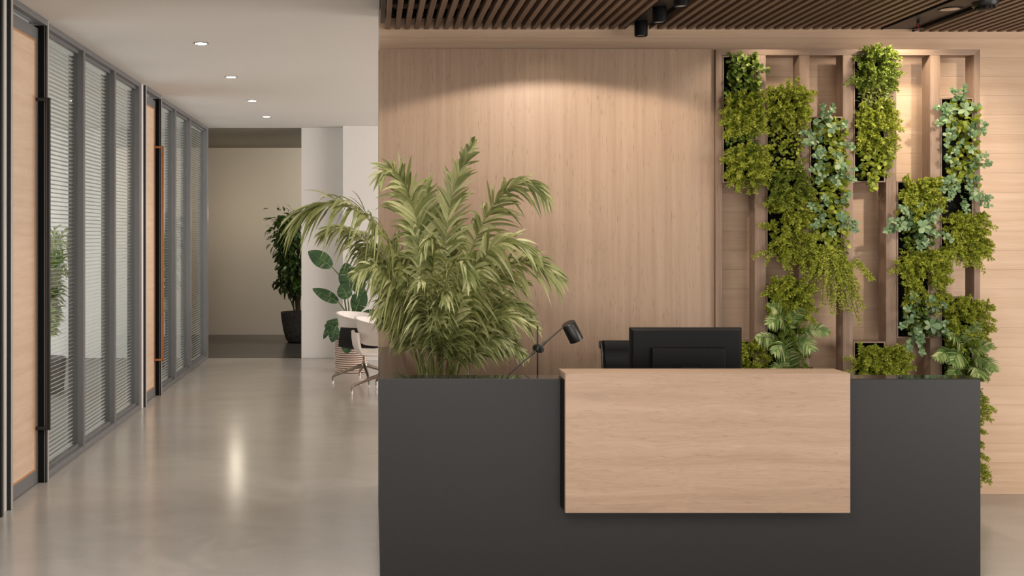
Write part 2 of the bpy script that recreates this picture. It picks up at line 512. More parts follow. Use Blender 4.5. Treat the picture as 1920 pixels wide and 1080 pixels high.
door(1, 6.247, 6.99, M['black'], 'long black pull bar', 'nearest tall office door, pale wood panel with black pull bar')
door(2, 9.978, 10.755, M['copper'], 'long orange copper pull bar', 'second tall office door, pale wood panel with orange pull bar')
b = root('trim_2', 'black post at the left edge before the nearest door', 'trim', (XL, 6.1, 0), None, 'structure')
MB().box(XL - .1, -2.224, 6.0905, 6.12, 0.001, ZC - .001).build('post', M['black'], b)
MB().box(XL - .1, -2.236, 6.1205, 6.17, 0.001, ZC - .001).build('edge', M['alu_light'], b)

slat_me = MB().add([(-.0125, -.5, -.0008), (.0125, -.5, -.0008), (0, -.5, .0016), (-.0125, .5, -.0008), (.0125, .5, -.0008), (0, .5, .0016),
                    (-.0125, -.5, .0), (.0125, -.5, .0), (-.0125, .5, .0), (.0125, .5, .0)],
                   [(6, 2, 5, 8), (2, 7, 9, 5), (0, 3, 4, 1), (0, 6, 8, 3), (1, 4, 9, 7), (0, 1, 7, 2, 6), (3, 8, 5, 9, 4)]).mesh('slat')
slat_me.materials.append(M['blind'])

ORD = ['first', 'second', 'third', 'fourth', 'fifth', 'last']
bays = [(6.991, 7.906, 7.957), (7.957, 8.865, 8.92), (8.92, 9.81, 9.902), (10.756, 11.60, 11.67), (11.67, 12.55, 12.63), (12.63, 13.81, 13.955)]
for i, (y0, ym, y1) in enumerate(bays):
    where = ('%s glazed bay after the nearest door' % ORD[i]) if i < 3 else ('%s glazed bay after the orange handled door' % ORD[i - 3])
    r = root('window_%d' % (i + 1), 'grey framed window, ' + where, 'window', (XL, (y0 + y1) / 2, 0), None, 'structure')
    xb = XL - .118
    MB().box(xb, XL, y0, ym, .001, .052).build('sill', M['alu'], r, bevel=.001)
    MB().box(xb, XL, y0, ym, 3.133, ZC - .001).build('head', M['alu'], r, bevel=.001)
    MB().box(xb, XL, ym, y1 - .0005, .001, ZC - .001).build('mullion', M['alu'], r, bevel=.001)
    gx = XL - .048
    fr_ = MB()
    fr_.box(gx - .012, gx + .012, y0 + .001, ym - .001, .0525, .072); fr_.box(gx - .012, gx + .012, y0 + .001, ym - .001, 3.108, 3.1325)
    fr_.build('glazing_bead', M['alu'], r)
    MB().box(gx - .003, gx + .003, y0 + .001, ym - .001, .0722, 3.1078).build('pane', M['glass'], r)
    bl = root('venetian_blind', 'white venetian blind in the ' + where, 'blind', (XL - .086, (y0 + ym) / 2, .075), 'blinds in the corridor windows')
    L = ym - y0 - .016
    MB().box(XL - .099, XL - .073, y0 + .006, ym - .006, 3.092, 3.130).build('headrail', M['blind'], bl)
    MB().box(XL - .098, XL - .074, y0 + .008, ym - .008, .056, .068).build('bottom_rail', M['blind'], bl)
    z = .085
    while z < 3.085:
        s = place('slat', slat_me, bl, (XL - .086, (y0 + ym) / 2, z), rot=(0, math.radians(-14), 0))
        s.scale = (1, L, 1)
        z += .031
    cd = MB()
    for t in (.18, .82):
        yy = y0 + (ym - y0) * t
        cd.box(XL - .0866, XL - .0856, yy - .0006, yy + .0006, .068, 3.092)
    cd.build('ladder_cord', M['blind'], bl)

# corridor downlights
for i, (yy, py) in enumerate([(7.80, 81), (9.46, 144), (11.13, 188), (12.64, 218)]):
    xx = -1.314
    zz = ZC
    r = root('ceiling_downlight', ['nearest', 'second nearest', 'third nearest', 'farthest'][i] + ' round recessed downlight in the white corridor ceiling', 'light', (xx, yy, zz), 'recessed corridor downlights')
    prof = [(.046, -.0015), (.046, -.005), (.057, -.004), (.057, -.0005), (.046, -.0005)]
    m_ = MB(); n = 32
    vs_, fs_ = [], []
    for (rr_, dz) in prof[1:4]:
        for q in range(n):
            a = 2 * math.pi * q / n
            vs_.append((xx + rr_ * math.cos(a), yy + rr_ * math.sin(a), zz + dz))
    for j in range(2):
        for q in range(n):
            fs_.append((j * n + q, j * n + (q + 1) % n, (j + 1) * n + (q + 1) % n, (j + 1) * n + q))
    m_.add(vs_, fs_).build('trim_ring', M['black'], r, smooth=True)
    MB().lathe((xx, yy, zz - .0045), [(.0458, 0), (.0458, .003)], 32).build('lens', M['lamp_glow'], r, label='glowing warm white lens')
    l = spot('downlight_lamp', (xx, yy, zz - .02), (xx, yy, 0), 26, 110, .5, (1, .86, .68), .045)

# ------------------------------------------------------------------ lobby slat ceiling
zs = PZ(55.5, YW)
pl = root('ceiling', 'dark brown timber slat ceiling over the reception desk', 'ceiling', (2.5, 5, zs), None, 'structure')
MB().box(.06, 6.6, -5, YW + .1, 3.62, 3.7).build('black_soffit', M['black_matte'], pl)
MB().box(.052, .0605, -5, YW - .01, zs + .13, 3.7).build('side_closure', M['black_matte'], pl)
MB().box(.056, .0845, 3.0, YW - .12, zs + .018, zs + .12).build('edge_rail', M['black'], pl)
for yy in (3.7, 4.1, 4.5, 4.9, 5.3, 5.7, 6.1, 6.5):
    MB().box(.086, 6.5, yy - .03, yy + .03, zs + .0525, zs + .10).build('cross_rail', M['black_matte'], pl)
pitch = 18.2 * YW / F
wd = 9.0 * YW / F
sl = MB().box(-wd / 2, wd / 2, -1.8, 1.8, 0, .05).mesh('slat', bevel=.001, seg=1)
sl.materials.append(M['slat'])
x = PX(727, YW)
ch1 = (PX(1171, YW), PX(1217, YW))
ch2 = (PX(1652, YW), PX(1710, YW))
xs = []
while x < 4.9:
    c1_ = ch1[0] - wd * .4 < x < ch1[1] + wd * .4
    c2_ = ch2[0] - wd * .4 < x < ch2[1] + wd * .4
    if not c1_ and not c2_:
        low = x > ch2[1]
        place('slat', sl, pl, (x, YW - .004 - 1.8, zs - (.016 if low else 0)))
    x += pitch
# hangers between the slats
hg = MB().box(-.006, .006, -.012, .012, 0, .05).mesh('hanger', bevel=.001, seg=1)
hg.materials.append(M['black'])
for yy in (5.7, 6.1, 6.5):
    for q in range(0, 40):
        place('hanger', hg, pl, (PX(727, YW) + pitch * (q * 1.5 + .5), yy - .035, zs + .055))

# spotlight track
tr_ = root('spotlight_track', 'black recessed track channel between the ceiling slats', 'track', ((ch1[0] + ch1[1]) / 2, 5, zs))
MB().box(ch1[0] + .001, ch1[1] - .001, 3, YW - .006, zs + .03, zs + .045).build('channel_back', M['duct'], tr_)
MB().box(ch1[0] - .002, ch1[0] + .0005, 3, YW - .006, zs, zs + .045).build('channel_side', M['black'], tr_)
MB().box(ch1[1] - .0005, ch1[1] + .002, 3, YW - .006, zs, zs + .045).build('channel_side', M['black'], tr_)
for i, (px, y_) in enumerate([(1202, 6.52), (1236.5, 6.107), (1277, 5.68)]):
    xx = PX(px, y_)
    r = root('cylinder_spotlight', ['rearmost', 'middle', 'nearest'][i] + ' black cylinder spotlight hanging from the ceiling track', 'light', (xx, y_, 2.977), 'cylinder spotlights on the track')
    MB().lathe((xx, y_, 2.977), [(.030, .012), (.037, .0), (.0405, .003), (.0415, .008), (.0415, .084), (.0405, .088)], 32).build('body', M['soft_black'], r, smooth=True)
    MB().lathe((xx, y_, 3.0655), [(.040, .0), (.040, zs + .0295 - 3.0655)], 32).build('adapter', M['black_matte'], r, smooth=True)
    MB().lathe((xx, y_, 2.979), [(.029, 0.004), (.0295, .009)], 24).build('lens', M['alu_light'], r, smooth=True)

# black service panel with fittings
sp = root('service_panel', 'dark brown flush service panel between the ceiling slats at the right', 'panel', ((ch2[0] + ch2[1]) / 2, 5, zs))
MB().box(ch2[0], ch2[1] - .002, 3, YW - .006, zs + .002, zs + .02).build('panel', M['duct'], sp)
MB().box(ch2[0] - .004, ch2[0], 3, YW - .006, zs - .004, zs + .02).build('edge', M['black'], sp)
MB().box(ch2[1] - .0015, ch2[1] + .006, 3, YW - .006, zs - .016, zs + .05).build('edge', M['black_matte'], sp)
def on_panel(px, py):
    y_ = F * (zs - CH) / (CY - py)
    return PX(px, y_), y_
xx, yy = on_panel(1781, 17.5)
r = root('panel_downlight', 'round chrome lined downlight in the dark ceiling panel', 'light', (xx, yy, zs))
vs_, fs_ = [], []
n = 32
for (rr_, dz) in [(.052, -.001), (.060, -.004), (.066, -.003), (.066, .0015)]:
    for q in range(n):
        a = 2 * math.pi * q / n
        vs_.append((xx + rr_ * math.cos(a), yy + rr_ * math.sin(a), zs + dz))
for j in range(3):
    for q in range(n):
        fs_.append((j * n + q, j * n + (q + 1) % n, (j + 1) * n + (q + 1) % n, (j + 1) * n + q))
MB().add(vs_, fs_).build('trim_ring', M['black'], r, smooth=True)
MB().lathe((xx, yy, zs - .0012), [(.052, .0), (.03, .0008), (.01, .0012)], 32).build('reflector', M['chrome'], r, smooth=True, label='polished chrome reflector')
xx, yy = on_panel(1722, 38)
r = root('sprinkler', 'small black sprinkler with a flat disc under the dark ceiling panel', 'sprinkler', (xx, yy, zs))
zb_ = zs - .055
MB().tube([(xx, yy, zs + .001), (xx, yy, zs - .02)], .010, 12).build('base', M['black'], r, smooth=True)
for sx in (-1, 1):
    MB().tube([(xx + sx * .006, yy, zs - .02), (xx + sx * .011, yy, zs - .035), (xx + sx * .004, yy, zs - .052)], .0022, 6).build('arm', M['black'], r, smooth=True)
MB().tube([(xx, yy, zs - .021), (xx, yy, zs - .05)], .0032, 8).build('bulb', plain('red_bulb', srgb(150, 40, 26), .2), r, smooth=True, label='red glass bulb')
MB().lathe((xx, yy, zs - .058), [(.006, 0), (.030, .002), (.031, .004), (.006, .006)], 24).build('deflector', M['black'], r, smooth=True)
yy = F * (zs - .02 - CH) / (CY - 4); xx = PX(1847, yy)
r = root('smoke_detector', 'round black ceiling detector at the right end of the panel', 'detector', (xx, yy, zs - .018))
MB().lathe((xx, yy, zs - .048), [(.058, .0), (.064, .005), (.068, .018), (.070, .0295)], 36).build('body', M['black'], r, smooth=True)
MB().lathe((xx, yy, zs - .064), [(.040, 0), (.046, .004), (.047, .0155)], 36).build('lower_cap', M['soft_black'], r, smooth=True)
for q in range(12):
    a = 2 * math.pi * q / 12
    px_, py_ = xx + .0475 * math.cos(a), yy + .0475 * math.sin(a)
    MB().box(px_ - .003, px_ + .003, py_ - .003, py_ + .003, zs - .060, zs - .0485).build('vent_rib', M['black_matte'], r)

# ------------------------------------------------------------------ reception desk
ZF = 5.018
ZD = .987
xa, xb_ = PX(712.5, ZF), PX(1838.5, ZF)
RB = 5.151       # back of the front rim
dk = root('reception_desk', 'charcoal reception desk with polished top, wood counter front and built-in planter', 'desk', ((xa + xb_) / 2, ZF, 0))
tk = .004
MB().box(xa, xb_, ZF, RB - .001, 0.001, ZD - tk).build('front_panel', M['dark'], dk, bevel=.001)
MB().box(xa + .0005, .179, RB, YP - .002, 0.001, ZD - tk).build('side_panel', M['dark'], dk, bevel=.001)
MB().box(xb_ - .04, xb_, RB, 5.6, 0.001, .74).build('side_panel', M['dark'], dk, bevel=.001)
tp = MB()
tp.add([(xa, ZF, ZD - tk), (xb_, ZF, ZD - tk), (xb_, RB, ZD - tk), (.180, RB, ZD - tk), (.180, YP - .002, ZD - tk), (xa, YP - .002, ZD - tk),
        (xa, ZF, ZD), (xb_, ZF, ZD), (xb_, RB, ZD), (.180, RB, ZD), (.180, YP - .002, ZD), (xa, YP - .002, ZD)],
       [(6, 7, 8, 9), (6, 9, 10, 11), (0, 3, 2, 1), (0, 5, 4, 3), (0, 1, 7, 6), (1, 2, 8, 7), (2, 3, 9, 8), (3, 4, 10, 9), (4, 5, 11, 10), (5, 0, 6, 11)])
tp.build('top_rim', M['dark_top'], dk, label='polished charcoal top rim')
MB().box(.681, .70, RB, YP - .003, .001, .79).build('planter_wall', M['dark'], dk)
MB().box(.1795, .6805, RB, YP - .003, .60, .765).build('planter_soil', M['soil'], dk, label='dark soil in the planter')
MB().box(.701, xb_ - .041, RB, 5.86, .715, .75).build('work_top', M['dark'], dk, bevel=.001)
# wood counter
yw0 = 4.945
xw0, xw1 = PX(1060, yw0), PX(1594.3, yw0)
zw1, zw0 = PZ(700, yw0), PZ(961.8, yw0)
cp = MB().box(xw0, xw1, yw0, yw0 + .023, zw0, zw1).build('counter_front', M['counter'], dk, bevel=.001, label='wood front of the raised counter')
MB().box(xw0, xw1, yw0 + .0232, 5.122, zw1 - .034, zw1).build('counter_top', M['counter'], dk, bevel=.001)
MB().box(xw0 - .012, xw1 - .03, yw0 + .0235, ZF - .001, PZ(952, 4.98), zw1 - .036).build('counter_spacer', M['black_matte'], dk, label='black recessed spacer behind the counter')

# ------------------------------------------------------------------ desk lamp
ly = 5.46
r = root('desk_lamp', 'black swing-arm desk lamp with a cylinder shade beside the palm', 'lamp', (PX(1008, ly), ly, .75))
lx = PX(1008, ly)
MB().lathe((lx, ly, .751), [(.075, 0), (.078, .003), (.078, .014), (.072, .018)], 36).build('base', M['steel'], r, smooth=True)
MB().tube([(lx, ly, .768), (lx, ly, PZ(610.5, ly))], .0043, 12).build('pole', M['steel'], r, smooth=True)
ya = ly - .022
a0, a1 = P(925, 727, ya), P(1058, 611.5, ya)
MB().tube([a0, a1], .0038, 10).build('arm', M['steel'], r, smooth=True)
jc = P(1010, 653, ly)
j = MB().tube([jc + Vector((-.010, .022, 0)), jc + Vector((.004, -.034, 0))], .0225, 20).build('joint', M['steel'], r, bevel=.002)
MB().tube([jc + Vector((.004, -.0345, 0)), jc + Vector((.008, -.056, .0))], .007, 12).build('screw', M['steel'], j, smooth=True)
MB().tube([jc + Vector((.008, -.050, .014)), jc + Vector((.008, -.050, -.014))], .0045, 10).build('wing_knob', M['steel'], j, smooth=True)
d = (a1 - a0).normalized()
q0 = P(1010, 653, ya)
MB().tube([q0 + d * .026, q0 + d * .052], .0066, 12).build('collar', M['steel'], r, smooth=True)
MB().tube([q0 - d * .052, q0 - d * .028], .0066, 12).build('collar', M['steel'], r, smooth=True)
s0, s1 = P(1064.5, 605.5, ly), P(1083.5, 639, ly - .03)
ax = (s1 - s0).normalized()
side = ax.cross(Vector((0, 1, 0))).normalized(); up = ax.cross(side)
def ring_body(p0, p1, rad, n=36, inner=True):
    mb = MB(); vs_, fs_ = [], []
    prof = [(0.0, .92), (.004, 1.0), ((p1 - p0).length, 1.0), ((p1 - p0).length, .92), (.02, .90)]
    for (t, k_) in prof:
        for q in range(n):
            a = 2 * math.pi * q / n
            vs_.append(p0 + ax * t + (side * math.cos(a) + up * math.sin(a)) * rad * k_)
    for i in range(len(prof) - 1):
        for q in range(n):
            fs_.append((i * n + q, i * n + (q + 1) % n, (i + 1) * n + (q + 1) % n, (i + 1) * n + q))
    fs_.append(tuple(range(n))[::-1]); fs_.append(tuple(range((len(prof) - 1) * n, len(prof) * n)))
    return mb.add(vs_, fs_)
# tilt the shade's top a little to the viewer
s0 = s0 + Vector((0, -.012, 0)); s1 = s1 + Vector((0, .035, 0))
ax = (s1 - s0).normalized(); side = ax.cross(Vector((0, 1, 0))).normalized(); up = ax.cross(side)
ring_body(s0, s1, .0385).build('shade', M['steel'], r, smooth=True)

# ------------------------------------------------------------------ monitor
my = 5.60
r = root('monitor', 'black computer monitor seen from behind on the reception desk', 'monitor', (PX(1287, my), my, .75))
x0, x1 = PX(1181.5, my), PX(1392.5, my)
z1 = PZ(614.5, my); z0 = z1 - .365
MB().box(x0, x1, my + .012, my + .030, z0, z1).build('screen_bezel', M['soft_black'], r, bevel=.004)
mb = MB()
e = .016
mb.add([(x0 + .003, my + .0118, z0 + .003), (x1 - .003, my + .0118, z0 + .003), (x1 - .003, my + .0118, z1 - .003), (x0 + .003, my + .0118, z1 - .003),
        (x0 + e, my - .008, z0 + e), (x1 - e, my - .008, z0 + e), (x1 - e, my - .008, z1 - e), (x0 + e, my - .008, z1 - e)],
       [(0, 1, 5, 4), (1, 2, 6, 5), (2, 3, 7, 6), (3, 0, 4, 7), (4, 5, 6, 7), (3, 2, 1, 0)])
mb.build('back_cover', M['soft_black'], r, bevel=.002)
hx0, hx1 = PX(1225, my - .05), PX(1362, my - .05)
hz1 = PZ(654, my - .05); hz0 = hz1 - .19
mb = MB()
mb.add([(hx0 - .008, my - .0082, hz0 - .008), (hx1 + .008, my - .0082, hz0 - .008), (hx1 + .008, my - .0082, hz1 + .006), (hx0 - .008, my - .0082, hz1 + .006),
        (hx0, my - .034, hz0), (hx1, my - .034, hz0), (hx1, my - .034, hz1), (hx0, my - .034, hz1)],
       [(0, 1, 5, 4), (1, 2, 6, 5), (2, 3, 7, 6), (3, 0, 4, 7), (4, 5, 6, 7), (3, 2, 1, 0)])
hs = mb.build('rear_housing', M['soft_black'], r, bevel=.005, seg=3)
for q in range(24):
    xx = hx0 + .01 + q * (hx1 - hx0 - .02) / 23
    MB().box(xx - .005, xx + .005, my - .024, my - .012, hz1 + .0005, hz1 + .0055).build('vent', M['black_matte'], hs)
for q in range(9):
    zz = hz1 - .01 - q * .012
    MB().box(hx0 - .007, hx0 - .001, my - .022, my - .014, zz - .004, zz + .004).build('vent', M['black_matte'], hs)
vx0, vx1 = PX(1267, my - .04), PX(1315.5, my - .04)
vz1 = PZ(681, my - .04)
MB().box(vx0, vx1, my - .036, my - .0335, vz1 - .13, vz1).build('mount_recess', M['black_matte'], hs, bevel=.001)
for xx in (PX(1272, my - .04), PX(1310, my - .04)):
    for zz in (PZ(684.5, my - .04), PZ(684.5, my - .04) - .1):
        MB().tube([(xx, my - .0365, zz), (xx, my - .0385, zz)], .0026, 10).build('screw', M['chrome'], hs)
mx_ = (x0 + x1) / 2
MB().box(mx_ - .045, mx_ + .045, my - .058, my - .0365, .77, vz1 - .02).build('stand_neck', M['soft_black'], r, bevel=.004)
MB().box(mx_ - .13, mx_ + .13, my - .10, my + .08, .7505, .772).build('stand_base', M['soft_black'], r, bevel=.005)

# ------------------------------------------------------------------ office chair
cy = 6.08
r = root('office_chair', 'black leather office chair behind the reception monitor', 'chair', (PX(1235, cy), cy, 0))
cx = PX(1235, cy)
hw = cx - PX(1140, cy)
zt = PZ(640, cy)
seat_z = .47
mb = MB()
prof = []
K = 40
for i in range(K + 1):       # upholstery sling in side view: seat front -> back top, with padded ribs
    t = i / K
    if t < .42:
        u = t / .42
        p = (cy - .42 + u * .44 - .0, seat_z - .01 + .02 * (1 - u) - .03 * math.sin(u * math.pi))
    else:
        u = (t - .42) / .58
        p = (cy + .02 + .10 * u - .06 * (1 - u) * u, seat_z + (zt - seat_z - .012) * (1 - max(0.0, 1 - u) ** 1.15))
    prof.append(p)
def chair_strip(i0, i1, rib):
    vs_, fs_ = [], []
    pts = prof[i0:i1 + 1]
    n = len(pts)
    for side_ in (0, 1):
        for i, (y_, z_) in enumerate(pts):
            a, b_ = pts[max(i - 1, 0)], pts[min(i + 1, n - 1)]
            ty, tz = b_[0] - a[0], b_[1] - a[1]
            l_ = math.hypot(ty, tz)
            ny, nz = -tz / l_, ty / l_
            th = .012 + .012 * abs(math.sin((i0 + i) / rib * math.pi))
            s_ = 1 if side_ else -1
            for xx in (cx - hw, cx - hw * .5, cx, cx + hw * .5, cx + hw):
                vs_.append((xx, y_ + ny * th * s_, z_ + nz * th * s_))
    w5 = 5
    for side_ in (0, 1):
        o_ = side_ * n * w5
        for i in range(n - 1):
            for k_ in range(4):
                fs_.append((o_ + i * w5 + k_, o_ + i * w5 + k_ + 1, o_ + (i + 1) * w5 + k_ + 1, o_ + (i + 1) * w5 + k_))
    for i in range(n - 1):
        fs_.append((i * w5, (i + 1) * w5, n * w5 + (i + 1) * w5, n * w5 + i * w5))
        fs_.append((i * w5 + 4, (i + 1) * w5 + 4, n * w5 + (i + 1) * w5 + 4, n * w5 + i * w5 + 4))
    for i in (0, n - 1):
        for k_ in range(4):
            fs_.append((i * w5 + k_, i * w5 + k_ + 1, n * w5 + i * w5 + k_ + 1, n * w5 + i * w5 + k_))
    return MB().add(vs_, fs_)
chair_strip(0, 17, 4.5).build('seat', M['leather'], r, smooth=True)
chair_strip(17, 40, 4.5).build('backrest', M['leather'], r, smooth=True)
ty_, tz_ = prof[-1]
MB().tube([(cx - hw - .004, ty_ + .012, tz_ - .022), (cx + hw + .004, ty_ + .012, tz_ - .022)], .026, 20).build('top_roll', M['leather'], r, smooth=True)
for s_ in (-1, 1):
    MB().tube([(cx + s_ * (hw + .012), y_, z_) for y_, z_ in prof], .009, 8).build('side_rail', M['black'], r, smooth=True)
    MB().tube([(cx + s_ * (hw + .0045), ty_ + .012, tz_ - .022), (cx + s_ * (hw + .022), ty_ + .012, tz_ - .022)], .024, 20).build('end_cap', M['steel'], r, smooth=True)
    MB().tube([(cx + s_ * (hw + .02), cy - .25, seat_z), (cx + s_ * (hw + .05), cy - .25, seat_z + .1), (cx + s_ * (hw + .05), cy - .22, seat_z + .19),
               (cx + s_ * (hw + .05), cy + .02, seat_z + .2), (cx + s_ * (hw + .015), cy + .055, seat_z + .14)], .011, 8).build('armrest', M['black'], r, smooth=True)
MB().tube([(cx, cy - .17, .11), (cx, cy - .17, seat_z - .04)], .028, 16).build('column', M['chrome'], r, smooth=True)
for q in range(5):
    a = 2 * math.pi * q / 5 + .3
    ex, ey = cx + .29 * math.cos(a), cy - .17 + .29 * math.sin(a)
    MB().tube([(cx, cy - .17, .12), (ex, ey, .075)], [.02, .013], 8).build('leg', M['chrome'], r, smooth=True)
    MB().tube([(ex - .012, ey, .03), (ex + .012, ey, .03)], .029, 14).build('caster', M['black'], r, smooth=True)

# ------------------------------------------------------------------ plant wall frame
YF = 6.42
YB = 6.519
zt_f = PZ(92.5, YF)
pf = root('plant_wall_frame', 'brown wooden lattice frame with upright posts for the planters', 'frame', (PX(1590, YF), YF, 0))
posts = [(1342, 1353.7), (1415.4, 1435.8), (1498.8, 1517.4), (1580.6, 1599.5), (1661.5, 1680.7), (1744.3, 1762.6), (1826.6, 1837.8)]
zi = PZ(103.2, YF)
for i, (a, b_) in enumerate(posts):
    x0, x1 = PX(a, YF), PX(b_, YF)
    if i == 0:     # mitred ends
        m_ = MB().prism([(x0, .001), (x1, .001), (x1, zi), (x0, zt_f)], 1, YF, YB)
    elif i == 6:
        m_ = MB().prism([(x0, .001), (x1, .001), (x1, zt_f), (x0, zi)], 1, YF, YB)
    else:
        m_ = MB().box(x0, x1, YF, YB, .001, zi - .0008)
    m_.build('post', M['frame'], pf, bevel=.0012)
xl, xr = PX(1342, YF), PX(1837.8, YF)
il, ir = PX(1353.7, YF), PX(1826.6, YF)
MB().prism([(il, zi), (ir, zi), (xr - .0006, zt_f), (xl + .0006, zt_f)], 1, YF, YB).build('top_rail', M['frame_h'], pf, bevel=.0012)
cols = [(1353.7, 1415.4), (1435.8, 1498.8), (1517.4, 1580.6), (1599.5, 1661.5), (1680.7, 1744.3), (1762.6, 1826.6)]
boxes = [(0, 103.8, 342.6, 'upper planter box in the first column of the plant wall'),
         (0, 638.7, 990, 'low planter box in the first column, just right of the monitor'),
         (1, 166.4, 482, 'long planter box in the second column of the plant wall'),
         (1, 534, 990, 'low planter box in the second column holding fern and palm'),
         (2, 218.3, 515, 'planter box in the third column with hanging sprays'),
         (3, 103.8, 341.7, 'upper planter box in the fourth column of the plant wall'),
         (3, 640, 990, 'low planter box in the fourth column with a wide fern'),
         (4, 339.5, 634, 'planter box in the fifth column of the plant wall'),
         (5, 182.8, 478, 'upper planter box in the sixth column of the plant wall'),
         (5, 557, 990, 'low planter box in the sixth column holding fern and palm')]
for (c, ya_, yb_, lab) in boxes:
    x0, x1 = PX(cols[c][0] + 1.0, YF), PX(cols[c][1] - 1.0, YF)
    z1_, z0_ = PZ(ya_ + .4, YF), max(PZ(yb_, YF), .02)
    r = root('planter_box', lab, 'planter', ((x0 + x1) / 2, YF, z0_), 'planter boxes in the plant wall')
    t = .0085
    y0_, y1_ = YF + .001, YB - .004
    MB().box(x0, x0 + t, y0_, y1_, z0_, z1_).build('side_board', M['frame'], r)
    MB().box(x1 - t, x1, y0_, y1_, z0_, z1_).build('side_board', M['frame'], r)
    MB().box(x0 + t, x1 - t, y0_, y1_, z1_ - t, z1_).build('top_board', M['frame_h'], r)
    MB().box(x0 + t, x1 - t, y0_, y1_, z0_, z0_ + t).build('bottom_board', M['frame_h'], r)
    MB().box(x0 + t, x1 - t, y1_ - .006, y1_, z0_ + t, z1_ - t).build('liner', M['black_matte'], r)
    li = MB()
    li.box(x0 + t, x0 + t + .002, y0_ + .008, y1_ - .006, z0_ + t, z1_ - t); li.box(x1 - t - .002, x1 - t, y0_ + .008, y1_ - .006, z0_ + t, z1_ - t)
    li.box(x0 + t + .002, x1 - t - .002, y0_ + .008, y1_ - .006, z1_ - t - .002, z1_ - t); li.box(x0 + t + .002, x1 - t - .002, y0_ + .008, y1_ - .006, z0_ + t, z0_ + t + .002)
    li.build('felt_lining', M['black_matte'], r)

# ------------------------------------------------------------------ foliage tools
def unit(a):
    return a / np.maximum(np.linalg.norm(a, axis=-1, keepdims=True), 1e-9)

def np_mesh(name, V, Fq, mat, parent, smooth=True):
    """V (n,3) world coordinates, Fq (m,k) face indices"""
    off = np.array(wloc(parent)) if parent is not None else 0
    me = bpy.data.meshes.new(name)
    V = np.ascontiguousarray(V - off, dtype=np.float32)
    m, kk = Fq.shape
    me.vertices.add(len(V)); me.vertices.foreach_set('co', V.ravel())
    me.loops.add(m * kk); me.loops.foreach_set('vertex_index', np.ascontiguousarray(Fq, dtype=np.int32).ravel())
    me.polygons.add(m)
    me.polygons.foreach_set('loop_start', np.arange(0, m * kk, kk, dtype=np.int32))
    me.polygons.foreach_set('loop_total', np.full(m, kk, dtype=np.int32))
    me.update(calc_edges=True)
    me.validate()
    if smooth: me.shade_smooth()
    me.materials.append(mat)
    o = bpy.data.objects.new(name, me)
    COL.objects.link(o)
    if parent is not None: o.parent = parent
    if name == 'foliage': o['kind'] = 'stuff'
    return o

# leaf templates: length along +y, width along x, upper face +z
def leaf_template(w, shape='oval', fold=.18, curl=.15):
    ts = np.array([0, .22, .48, .76, 1.0])
    ws = {'oval': [.10, .75, 1, .72, .04], 'round': [.12, .88, 1, .9, .25], 'lance': [.12, .8, .95, .55, .02], 'ob': [.08, .5, .88, 1.0, .12]}[shape]
    V = []
    for t, k_ in zip(ts, ws):
        z = -curl * t * t
        V += [(-w * k_, t, z + fold * w * k_), (0, t, z), (w * k_, t, z + fold * w * k_)]
    Fq = []
    for i in range(4):
        a = i * 3
        Fq += [(a, a + 1, a + 4, a + 3), (a + 1, a + 2, a + 5, a + 4)]
    return np.array(V), np.array(Fq)

def inst(tV, tF, pos, d, nrm, scale):
    """instances: y axis along d, z axis near nrm"""
    y = unit(d)
    x = unit(np.cross(y, nrm))
    z = np.cross(x, y)
    R = np.stack([x, y, z], axis=2) * scale[:, None, None]
    V = np.einsum('nij,kj->nki', R, tV) + pos[:, None, :]
    n, k_ = len(pos), len(tV)
    Fq = (tF[None] + (np.arange(n) * k_)[:, None, None]).reshape(-1, tF.shape[1])
    return V.reshape(-1, 3), Fq

needle_t = (np.array([(0, 0, 0), (.5, .45, .06), (0, 1, 0), (-.5, .45, .06)], float) * np.array([.42, 1, 1]), np.array([(0, 1, 2, 3)]))

def sprays(o, d, L, droop, rng, K=9, t0=.2, twig=.34, nl=.017, per=6, flat=.5):
    """feathery sprays: arrays of origins, directions, lengths -> needle instances"""
    S_ = len(o)
    t = np.linspace(t0, 1, K)
    g = np.array([0, 0, -1.0])
    pts = o[:, None] + d[:, None] * (L[:, None, None] * t[None, :, None]) + g * (droop[:, None, None] * L[:, None, None] * (t ** 2)[None, :, None])
    tan = unit(d[:, None] + g * (2 * droop[:, None, None] * t[None, :, None]))
    view = np.array([0, -1.0, 0.25])
    nrm = unit(view[None, None] + rng.normal(0, flat, (S_, 1, 3)))
    side = unit(np.cross(tan, np.broadcast_to(nrm, tan.shape)))
    P_, D_ = [], []
    for sg in (-1, 1):
        td = unit(tan * .75 + side * sg * .8 + rng.normal(0, .28, tan.shape))
        tl = L[:, None] * twig * (1.12 - t[None]) * rng.uniform(.7, 1.2, (S_, K))
        tl = np.maximum(tl, nl * .8)
        for q in range(per):
            u = (q + .4) / per
            p = pts + td * (tl * u)[..., None] + g * (.15 * tl * u * u)[..., None]
            P_.append(p.reshape(-1, 3))
            D_.append(unit(td + rng.normal(0, .55, td.shape)).reshape(-1, 3))
    for q in range(2):
        P_.append(pts.reshape(-1, 3)); D_.append(unit(tan + rng.normal(0, .5, tan.shape)).reshape(-1, 3))
    P_ = np.concatenate(P_); D_ = np.concatenate(D_)
    nr = unit(np.array([0, -.7, .7]) + rng.normal(0, .6, P_.shape))
    sc = nl * rng.uniform(.7, 1.35, len(P_))
    return inst(needle_t[0], needle_t[1], P_, D_, nr, sc), pts

def stems_from(pts, rad, mat, parent, every=1, name='stem'):
    mb = MB()
    for i in range(0, len(pts), every):
        mb.tube([tuple(p) for p in pts[i][::2]], rad, 4, caps=False)
    return mb.build(name, mat, parent, fix=False)

